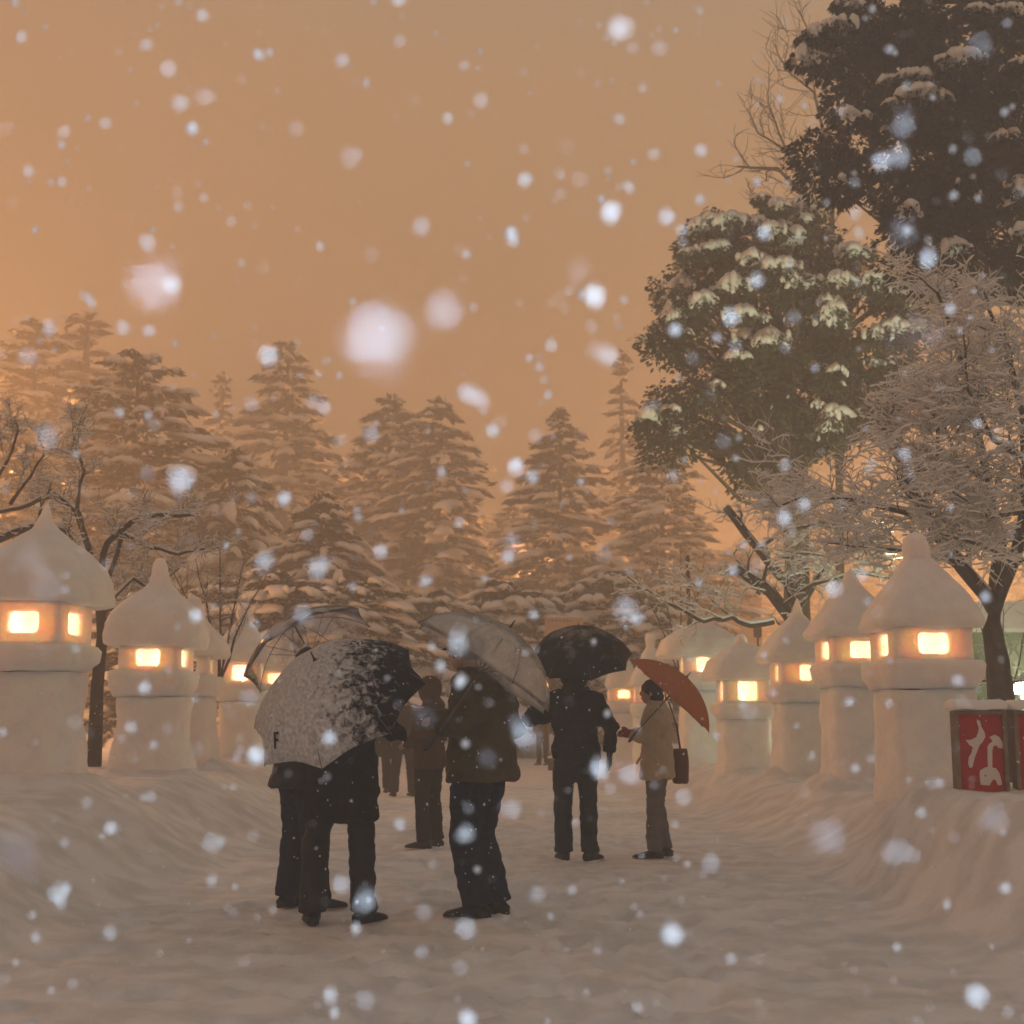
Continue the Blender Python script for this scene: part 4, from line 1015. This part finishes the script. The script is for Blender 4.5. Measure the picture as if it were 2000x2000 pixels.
# belongings
gl = MB(); wl = P7.matrix_world
def at(o, v): 
    m = Matrix.Translation(o.location) @ Matrix.Rotation(o.rotation_euler.z, 4, 'Z'); return m @ Vector(v)
gm = MB(); c0 = np.array([-.14, .28, 1.175]) * (1.60 / 1.72)
tube(gm, [c0 - [0, .06, .0], c0, c0 + [0.0, .05, -.0]], [.036, .042, .03], 10); 
for k in range(4): tube(gm, [c0 + [.03 - .02 * k, .03, .03], c0 + [.03 - .02 * k, .075, .01], c0 + [.03 - .02 * k, .06, -.035]], [.012, .012, .010], 7)
tube(gm, [c0 + [.03, -.02, .02], c0 + [.045, .02, .05], c0 + [.03, .05, .055]], [.013, .012, .010], 7)
link('glove', remeshed(gm, 'glove', M['red_glove'], .008, 1), P7)

bgp = at(P7, (.20, -.20, .0))
bag = empty('shoulder_bag', (bgp.x, bgp.y, P7.location.z + .80)); tag(bag, 'brown shoulder bag hanging behind the woman in beige', 'bag')
bm1 = loft_sq([-.16, -.14, 0, .13, .15], [.10, .12, .115, .10, .09], 4, n=24, nz=.01, seed=3, sub=3)
v = bm1.v; bm1.v = [q * np.array([.55, .9, 1]) for q in v]
bag.rotation_euler.z = R(-8)
link('pouch', bm1.mesh('pouch', M['bag']), bag)
st = MB(); tube(st, [(0, -.08, .13), (-.03, -.06, .35), (-.10, .0, .58), (-.03, .06, .35), (0, .08, .13)], .008, 6); link('strap', st.mesh('strap', M['bag']), bag)

# ------------------------------------------------------------------ sign box on the snow mound
def poly_prism(mb, pts3, nrm, th):
    n = len(pts3); a = [p for p in pts3]; b = [p + nrm * th for p in pts3]
    from mathutils.geometry import tessellate_polygon
    tri = tessellate_polygon([[Vector(p) for p in pts3]])
    tri = np.array(tri)
    V = [tuple(p) for p in a + b]
    base = mb.n; mb.add(V, np.array([(i, (i + 1) % n, n + (i + 1) % n, n + i) for i in range(n)]))
    mb.f.append(tri + base); mb.f.append(tri[:, ::-1] + base + n)
DS = 9.3
def crop5(x, y): return (1500 + x * .2588, 1300 + y * .2588)
def sign(x0, x1, label, strokes, holes, name='sign_board'):
    a = P(x0, 1387, DS); b = P(x1, 1387, DS); zt = a.z; zg = P(x0, 1540, DS).z - .45
    o = empty(name, ((a.x + b.x) / 2, DS + .12, zg)); tag(o, label, 'sign', 'red sign boxes on the snow mound')
    w = (b.x - a.x) / 2; h = zt - zg; fr = .028
    body = MB(); body.add(*box_vf((0, -.0198, h / 2), (w - .004, .04, h / 2 - .004))); link('box', body.mesh('box', M['wood'], False), o)
    pn = MB(); pn.add(*box_vf((0, -.0615, (h - fr) / 2), (w - fr, .0012, (h - fr) / 2 - .002))); link('panel', pn.mesh('panel', M['red'], False), o)
    for nm, c, hh in (('frame', (-w + fr / 2, -.075, h / 2), (fr / 2, .012, h / 2)), ('frame', (w - fr / 2, -.075, h / 2), (fr / 2, .012, h / 2)), ('frame', (0, -.075, h - fr / 2), (w - fr - .001, .011, fr / 2))):
        m_ = MB(); m_.add(*box_vf(c, hh)); link(nm, m_.mesh('frame', M['wood'], False), o)
    sc = loft_sq([h + .002, h + .015, h + .055, h + .070], [1.0, 1.03, 1.0, .85], 8, n=40, nz=.0, sub=3)
    sc.v = [q * np.array([w * 1.05, .12, 1]) for q in sc.v]
    vv = sc.v[0]; vv[:, 2] += .012 * vn(vv[:, 0] * 8 + x0, vv[:, 1] * 8)
    sc.v[0] = vv
    link('snow_cap', sc.mesh('snow_cap', M['snow']), o)
    for s_ in strokes:
        m_ = MB(); pts = []
        for (u, v_) in s_:
            q = P(*crop5(u, v_), DS + .12 - .0635); pts.append(Vector((q.x - o.location.x, -.0635, q.z - o.location.z)))
        poly_prism(m_, pts, Vector((0, -1, 0)), .004); link('brush_stroke', m_.mesh('brush_stroke', M['white_paint'], False), o)
    for (u, v_, r_) in holes:
        q = P(*crop5(u, v_), DS + .0575); m_ = MB(); c = (q.x - o.location.x, -.0675, q.z - o.location.z)
        tube(m_, [(c[0], -.066, c[2]), (c[0], -.069, c[2])], r_, 14, up=(0, 0, 1)); link('stroke_eye', m_.mesh('stroke_eye', M['red']), o)
    return o
S1 = [(1578, 405), (1600, 420), (1610, 465), (1632, 500), (1640, 535), (1620, 575), (1597, 600), (1580, 640), (1560, 690), (1548, 740), (1540, 770), (1520, 770), (1510, 740), (1515, 690), (1535, 660), (1545, 615), (1520, 600), (1490, 560), (1530, 560), (1570, 540), (1585, 500), (1590, 470), (1575, 430)]
S2 = [(1670, 540), (1710, 520), (1745, 540), (1770, 580), (1772, 625), (1740, 622), (1720, 600), (1700, 608), (1692, 640), (1692, 768), (1720, 775), (1745, 810), (1760, 865), (1765, 900), (1735, 905), (1715, 860), (1695, 862), (1670, 905), (1605, 900), (1595, 830), (1600, 790), (1640, 768), (1658, 765), (1655, 610), (1670, 590), (1695, 570)]
sign(1866, 1968, 'red sign box with the white brushed character な and snow on top', [S1, S2], [(1638, 830, .006)])
sign(1983, 2085, 'second red sign box cut by the right picture edge, snow on top', [], [])

# ------------------------------------------------------------------ lamps, poles, far things
def street_lamp(label, base, h, head_dir, watt, color, glass):
    o = empty('street_lamp', base); tag(o, label, 'street lamp')
    m_ = MB(); tube(m_, [(0, 0, -.2), (0, 0, h)], [.07, .05], 10); link('pole', m_.mesh('pole', M['lamp_metal']), o)
    m_ = MB(); tube(m_, [(0, 0, h), (head_dir * .4, 0, h + .15), (head_dir * .9, 0, h + .18)], [.045, .04, .04], 8); link('arm', m_.mesh('arm', M['lamp_metal']), o)
    m_ = MB(); ball(m_, (head_dir * 1.15, 0, h + .17), (.32, .14, .09), 14, 7); hd = link('lamp_head', m_.mesh('lamp_head', M['lamp_metal']), o)
    m_ = MB(); ball(m_, (head_dir * 1.15, 0, h + .08), (.22, .10, .05), 12, 6); link('glass', m_.mesh('glass', glass), hd)
    l = bpy.data.lights.new('lamp_light', 'POINT'); l.energy = watt; l.color = color; l.shadow_soft_size = .3; link('lamp_light', l, o, (head_dir * 1.15, 0, h - .05))
    return o
for px, d, h, w, hd, lb in [(-620, 84, 14, 42000, 1, 'tall orange lamp added far outside the left edge to side-light the conifers'), (2420, 88, 14, 42000, -1, 'tall orange lamp added far outside the right edge to side-light the conifers'), (-190, 58, 10, 11000, 1, 'orange street lamp beyond the left edge behind the conifers'), (-330, 27, 6.5, 2400, 1, 'orange street lamp outside the left edge beside the lantern row'), (380, 118, 14, 32000, 1, 'orange street lamp hidden behind the narrow spire conifer'),  # the two tall ones are unseen, added to brighten the conifers from the sides
                        (700, 122, 12, 30000, 1, 'orange street lamp hidden behind the left one of the middle pair'), (1000, 120, 12, 30000, 1, 'orange street lamp hidden behind the broad conifer above the black umbrella'), (1290, 105, 11, 24000, -1, 'orange street lamp behind the low bushy conifer'), (1800, 95, 8.0, 14000, 1, 'orange street lamp hidden far behind the large bare tree'),
]:
    b = P(px, 1000, d); street_lamp(lb, (b.x, d, .05), h, hd, w, (1.0, .40, .12), M['sodium'])

# plain pole and its wires
b = P(1343, 1085, 30); g0 = gzf(b.x, 30)
m_ = MB(); tube(m_, [(0, 0, -.2), (0, 0, b.z - g0)], .045, 8); o = link('pole', m_.mesh('pole', M['lamp_metal'])); o.location = (b.x, 30, g0)
tag(o, 'thin grey pole standing right of the low bushy conifer', 'pole')
# small park lantern with a snow cap
b = P(1480, 1246, 27); g0 = gzf(b.x, 27); hh = b.z - g0
o = empty('park_lamp', (b.x, 27, g0)); tag(o, 'small unlit park lamp with snow cap between the low lantern and the short spiked one', 'lamp')
m_ = MB(); tube(m_, [(0, 0, -.1), (0, 0, hh)], .018, 8); link('post', m_.mesh('post', M['lamp_metal']), o)
m_ = MB(); tube(m_, [(0, 0, hh), (0, 0, hh + .03), (0, 0, hh + .26), (0, 0, hh + .29)], [.05, .08, .09, .08], 6); link('lamp_glass', m_.mesh('lamp_glass', M['wood']), o)
m_ = MB(); tube(m_, [(0, 0, hh + .292), (0, 0, hh + .34), (0, 0, hh + .42)], [.16, .14, .03], 10); link('lamp_roof', m_.mesh('lamp_roof', M['snow']), o)

# pale notice board and hut roof far behind
b = P(1102, 1238, 40); o = empty('notice_board', (b.x, 40, gzf(b.x, 40))); tag(o, 'pale notice board with a row of dark marks above the black umbrella', 'sign')
zt = P(1102, 1206, 40).z - o.location.z; zb = P(1102, 1262, 40).z - o.location.z; w = (P(1140, 1000, 40).x - P(1066, 1000, 40).x) / 2
m_ = MB(); m_.add(*box_vf((0, 0, (zt + zb) / 2), (w, .04, (zt - zb) / 2))); link('board', m_.mesh('board', M['pale_board'], False), o)
for sx in (-1, 1):
    m_ = MB(); m_.add(*box_vf((sx * (w - .06), .08, zt * .45), (.05, .035, zt * .47))); link('post', m_.mesh('post', M['wood'], False), o)
for k in range(7):
    m_ = MB(); m_.add(*box_vf((-w + .12 + k * .11, -.046, zt - .10), (.035, .004, .02 + .008 * (k % 3)))); link('mark', m_.mesh('mark', M['wood'], False), o)
b = P(1405, 1090, 88); o = empty('hut', (b.x, 88, .2)); tag(o, 'low building with flat snowy roof glimpsed behind the thin pole', 'building')
zt = P(1405, 1082, 88).z - .2
m_ = MB(); m_.add(*box_vf((0, 0, zt / 2 - .1), (2.4, 1.6, zt / 2 - .1))); link('wall', m_.mesh('wall', M['pale_board'], False), o)
rfm = loft_sq([zt - .2, zt - .15, zt, zt + .05], [1.0, 1.05, 1.03, .95], 8, n=40, nz=0.0, sub=3); rfm.v = [q * np.array([2.6, 1.8, 1]) for q in rfm.v]; link('roof', rfm.mesh('roof', M['snow']), o)
for k in (-1, 0, 1):
    m_ = MB(); m_.add(*box_vf((k * 1.1, -1.61, zt - 1.1), (.3, .02, .35))); link('window', m_.mesh('window', M['black2'], False), o)
# small post beside the far figure
b = P(1078, 1470, 34); o = empty('marker_post', (b.x, 34, gzf(b.x, 34))); tag(o, 'short dark marker post standing on the path beside the far figure', 'post')
m_ = MB(); tube(m_, [(0, 0, -.05), (0, 0, .30)], [.10, .10], 8); link('stem', m_.mesh('stem', M['browndark']), o)
m_ = MB(); tube(m_, [(0, 0, .302), (0, 0, .34), (0, 0, .36)], [.11, .11, .06], 8); link('snow_cap', m_.mesh('snow_cap', M['snow']), o)

# lit panel, floodlight and green tent at the right edge
b = P(1887, 1351, 15.6); g0 = gzf(b.x, 15.6)
o = empty('light_box', (b.x, 15.6, g0)); tag(o, 'small glowing white light box above the red sign', 'light box')
w = 12.5 / FPX * 15.6
m_ = MB(); m_.add(*box_vf((0, .02, b.z - g0), (w, .02, 8 / FPX * 15.6))); link('lit_face', m_.mesh('lit_face', M['lit_panel'], False), o)
m_ = MB(); m_.add(*box_vf((0, .07, (b.z - g0) / 2), (.03, .03, (b.z - g0) / 2 + .03))); link('post', m_.mesh('post', M['lamp_metal'], False), o)
b = P(1996, 1345, 21.5); g0 = gzf(b.x, 21.5); o = empty('floodlight', (b.x, 21.5, g0)); tag(o, 'greenish white floodlight on a short stand at the right edge', 'floodlight')
hh = b.z - g0
m_ = MB(); tube(m_, [(0, 0, -.05), (0, 0, hh - .1)], .03, 8); link('stand', m_.mesh('stand', M['lamp_metal']), o)
m_ = MB(); m_.add(*box_vf((0, .06, hh), (.13, .06, .09))); link('housing', m_.mesh('housing', M['lamp_metal'], False), o)
m_ = MB(); m_.add(*box_vf((0, -.006, hh), (.11, .004, .07))); link('lens', m_.mesh('lens', M['flood'], False), o)
m_ = MB(); m_.add(*box_vf((0, .06, hh + .100), (.11, .05, .006))); link('lens', m_.mesh('lens', M['flood'], False), o)
l = bpy.data.lights.new('floodlight_light', 'SPOT'); l.energy = 3400; l.color = (.95, 1.0, .60); l.shadow_soft_size = .1; l.spot_size = R(62); l.spot_blend = .5
lo = link('floodlight_light', l, o, (0, .02, hh + .16)); aim = P(1600, 560, 32) - Vector((o.location.x, 21.45, o.location.z + hh)); lo.rotation_euler = aim.to_track_quat('-Z', 'Y').to_euler()
l = bpy.data.lights.new('floodlight_spill', 'POINT'); l.energy = 320; l.color = (.85, 1.0, .66); l.shadow_soft_size = .1
link('floodlight_spill', l, o, (0, -.12, hh))
b = P(2010, 1350, 25); o = empty('tent', (b.x + .5, 25.6, gzf(b.x, 25.6))); tag(o, 'green canvas tent side glowing behind the large bare tree', 'tent')
m_ = MB()
xs = np.linspace(-1.9, 1.6, 24); zs = np.linspace(0, 2.5, 10); X, Z = np.meshgrid(xs, zs); Y = .05 * np.sin(X * 9) + .02 * vn(X * 3, Z * 3)
v = np.stack([X, Y, Z], -1).reshape(-1, 3); i = np.arange(9)[:, None] * 24; j = np.arange(23)[None]; f = np.stack([i + j, i + j + 1, i + 24 + j + 1, i + 24 + j], -1).reshape(-1, 4)
m_.add(v, f); m_.add(v + [0, .03, 0], f[:, ::-1]); link('canvas_wall', m_.mesh('canvas_wall', M['tent_green']), o)
m_ = MB(); m_.add([(-2.1, -.2, 2.45), (1.8, -.2, 2.45), (1.8, 1.4, 3.1), (-2.1, 1.4, 3.1), (-2.1, -.2, 2.53), (1.8, -.2, 2.53), (1.8, 1.4, 3.18), (-2.1, 1.4, 3.18)], [(0, 3, 2, 1), (4, 5, 6, 7), (0, 1, 5, 4), (1, 2, 6, 5), (2, 3, 7, 6), (3, 0, 4, 7)])
link('canvas_roof', m_.mesh('canvas_roof', M['snow'], False), o)
for sx in (-1.95, 1.65):
    m_ = MB(); tube(m_, [(sx, .0, 0), (sx, .0, 2.44)], .03, 8); link('tent_pole', m_.mesh('tent_pole', M['metal']), o)

# ------------------------------------------------------------------ falling snow
def falling_snow():
    rng = np.random.default_rng(99)
    pts, rad = [], []
    big = [(300, 555, 108, .55), (735, 665, 138, .8), (866, 608, 78, .45), (1210, 57, 52, 1.1), (686, 307, 44, .35), (285, 87, 30, .9), (350, 200, 36, .7), (400, 190, 44, .2), (670, 118, 30, .7), (506, 107, 24, .8),
           (907, 127, 24, .8), (717, 161, 20, .7), (912, 768, 40, .9), (940, 780, 40, .9), (285, 475, 36, .8), (824, 443, 36, .6), (1185, 697, 44, .8), (1165, 685, 40, .25), (1287, 92, 36, .3), (355, 935, 52, .8), (345, 950, 40, .4), (518, 1097, 38, 1.0), (1040, 930, 28, .6),
           (95, 855, 48, .35), (725, 850, 34, .35), (610, 785, 30, .4), (1222, 1190, 48, .5), (893, 1257, 42, .9), (1025, 1438, 50, .7), (1765, 240, 56, .35), (1755, 303, 48, .6), (1765, 455, 60, .2), (1772, 450, 22, .4), (1615, 1635, 70, .3),
           (1750, 1660, 55, .3), (108, 1747, 38, 1.1), (118, 1755, 28, 1.0), (415, 1650, 38, .6), (215, 1822, 30, .9), (712, 1955, 38, .5), (715, 1760, 46, .6), (910, 1630, 36, .6), (1000, 1580, 42, .5), (30, 1660, 95, .10), (1940, 1600, 60, .2),
           (215, 1620, 26, .8), (413, 1717, 24, .8), (240, 637, 32, .7), (290, 645, 28, .9), (98, 643, 30, .8), (55, 695, 40, .3), (1210, 232, 26, .6), (1130, 530, 60, .12), (1910, 90, 55, .25), (120, 355, 24, .6), (54, 335, 28, .35),
           (1000, 457, 24, .6), (1075, 676, 26, .5), (1056, 717, 22, .6), (375, 250, 24, .7), (205, 240, 28, .3), (910, 495, 22, .9), (470, 512, 20, .9), (350, 404, 26, .4), (1041, 1202, 20, 1.1), (620, 1110, 44, .4), (120, 283, 20, .8),
           (1230, 1510, 42, .45), (1050, 1745, 34, .3), (860, 1300, 22, .5), (780, 1610, 26, .5), (42, 72, 28, .35), (1660, 1370, 20, .4), (450, 430, 26, .2), (990, 950, 30, .3), (960, 840, 26, .3), (1000, 1060, 40, .25), (630, 1100, 30, .5),
           (590, 1200, 40, .25), (1870, 1330, 26, .3), (285, 1345, 26, .4), (255, 1420, 26, .5), (300, 1455, 18, .6), (470, 1465, 20, .4), (1400, 660, 24, .25), (1550, 620, 34, .25), (1760, 660, 110, .05), (1820, 650, 70, .06), (1955, 880, 70, .05), (90, 1140, 70, .12), (60, 1090, 60, .10),
           (900, 1330, 22, .35), (950, 1480, 44, .10), (825, 1400, 50, .08), (1465, 1395, 40, .15), (1070, 770, 20, .3), (860, 920, 22, .5), (1180, 1080, 40, .15), (490, 970, 26, .2), (700, 1010, 20, .3)]
    fA = FPX * cam_data.lens / cam_data.dof.aperture_fstop / 1000
    for px, py, D_, b_ in big:
        d = 1 / (.85 * D_ / fA + 1 / cam_data.dof.focus_distance); L = .0072 * fl.energy / d ** 2 + .2
        c = min(b_ / L, .8); size = math.sqrt(c) * D_ * .95
        k = 1 if D_ < 30 else (12 if D_ < 60 else 90)
        for q in range(k):
            ox, oy = (rng.normal(0, (.13 if D_ < 60 else .13) * D_, 2) if k > 1 else (0, 0))
            pts.append(tuple(P(px + ox, py + oy * 1.1, d * (1 + (q % 5) * .01)))); rad.append(size * d / FPX / 2 / math.sqrt(k) * rng.uniform(.7, 1.3))
    # fine snow: a cloud round the camera and down the path
    n1 = 5200
    y = 1.3 * rng.uniform(0, 1, n1) ** .8 + .65; x = rng.uniform(-1, 1, n1) * (y * .48 + .6); z = rng.uniform(0.02, 1, n1) * (y * .62 + 2.0)
    z = np.maximum(z, .05)
    pts += list(zip(x, y, z)); rad += list(rng.uniform(.0010, 1, n1) ** 2.2 * .0040 + .0009)
    n2 = 1300
    y = rng.uniform(2.6, 9, n2); x = rng.uniform(-1, 1, n2) * (y * .42 + .6); z = rng.uniform(.02, 1.5, n2)
    pts += list(zip(x, y, z)); rad += list(rng.uniform(.0018, .0040, n2))
    pts = np.array(pts); rad = np.array(rad)
    ok = pts[:, 2] > gz(pts[:, 0], pts[:, 1]) + .03; pts, rad = pts[ok], rad[ok]
    n = len(pts)
    oct_ = np.array([[1, 0, 0], [-1, 0, 0], [0, 1, 0], [0, -1, 0], [0, 0, 1], [0, 0, -1]], float)
    fc = np.array([[0, 2, 4], [2, 1, 4], [1, 3, 4], [3, 0, 4], [2, 0, 5], [1, 2, 5], [3, 1, 5], [0, 3, 5]])
    jit = rng.uniform(.6, 1.35, (n, 6, 1)); off = rng.normal(0, .18, (n, 6, 3))
    v = pts[:, None, :] + (oct_[None] * jit + off) * rad[:, None, None] * np.array([1, 1, 1.15])
    f = (np.arange(n)[:, None, None] * 6 + fc[None]).reshape(-1, 3)
    mb = MB(); mb.add(v.reshape(-1, 3), f)
    o = link('falling_snow', mb.mesh('falling_snow', M['flake'])); tag(o, 'snowflakes falling through the whole scene', kind='stuff')
falling_snow()

# ------------------------------------------------------------------ haze of falling snow and mist
hm = MB(); hm.add(*box_vf((0, 73, 18.2), (175, 142, 19.8)))
ho = link('haze', hm.mesh('haze')); tag(ho, 'orange misty night air full of fine snow', kind='stuff')
hmat = bpy.data.materials.new('haze'); hmat.use_nodes = True; nt = hmat.node_tree
for n in list(nt.nodes): nt.nodes.remove(n)
oo = nt.nodes.new('ShaderNodeOutputMaterial'); pv = nt.nodes.new('ShaderNodeVolumePrincipled')
pv.inputs['Color'].default_value = (.98, .94, .86, 1); pv.inputs['Density'].default_value = .0092; pv.inputs['Anisotropy'].default_value = .4
nt.links.new(pv.outputs[0], oo.inputs['Volume']); ho.data.materials.append(hmat)
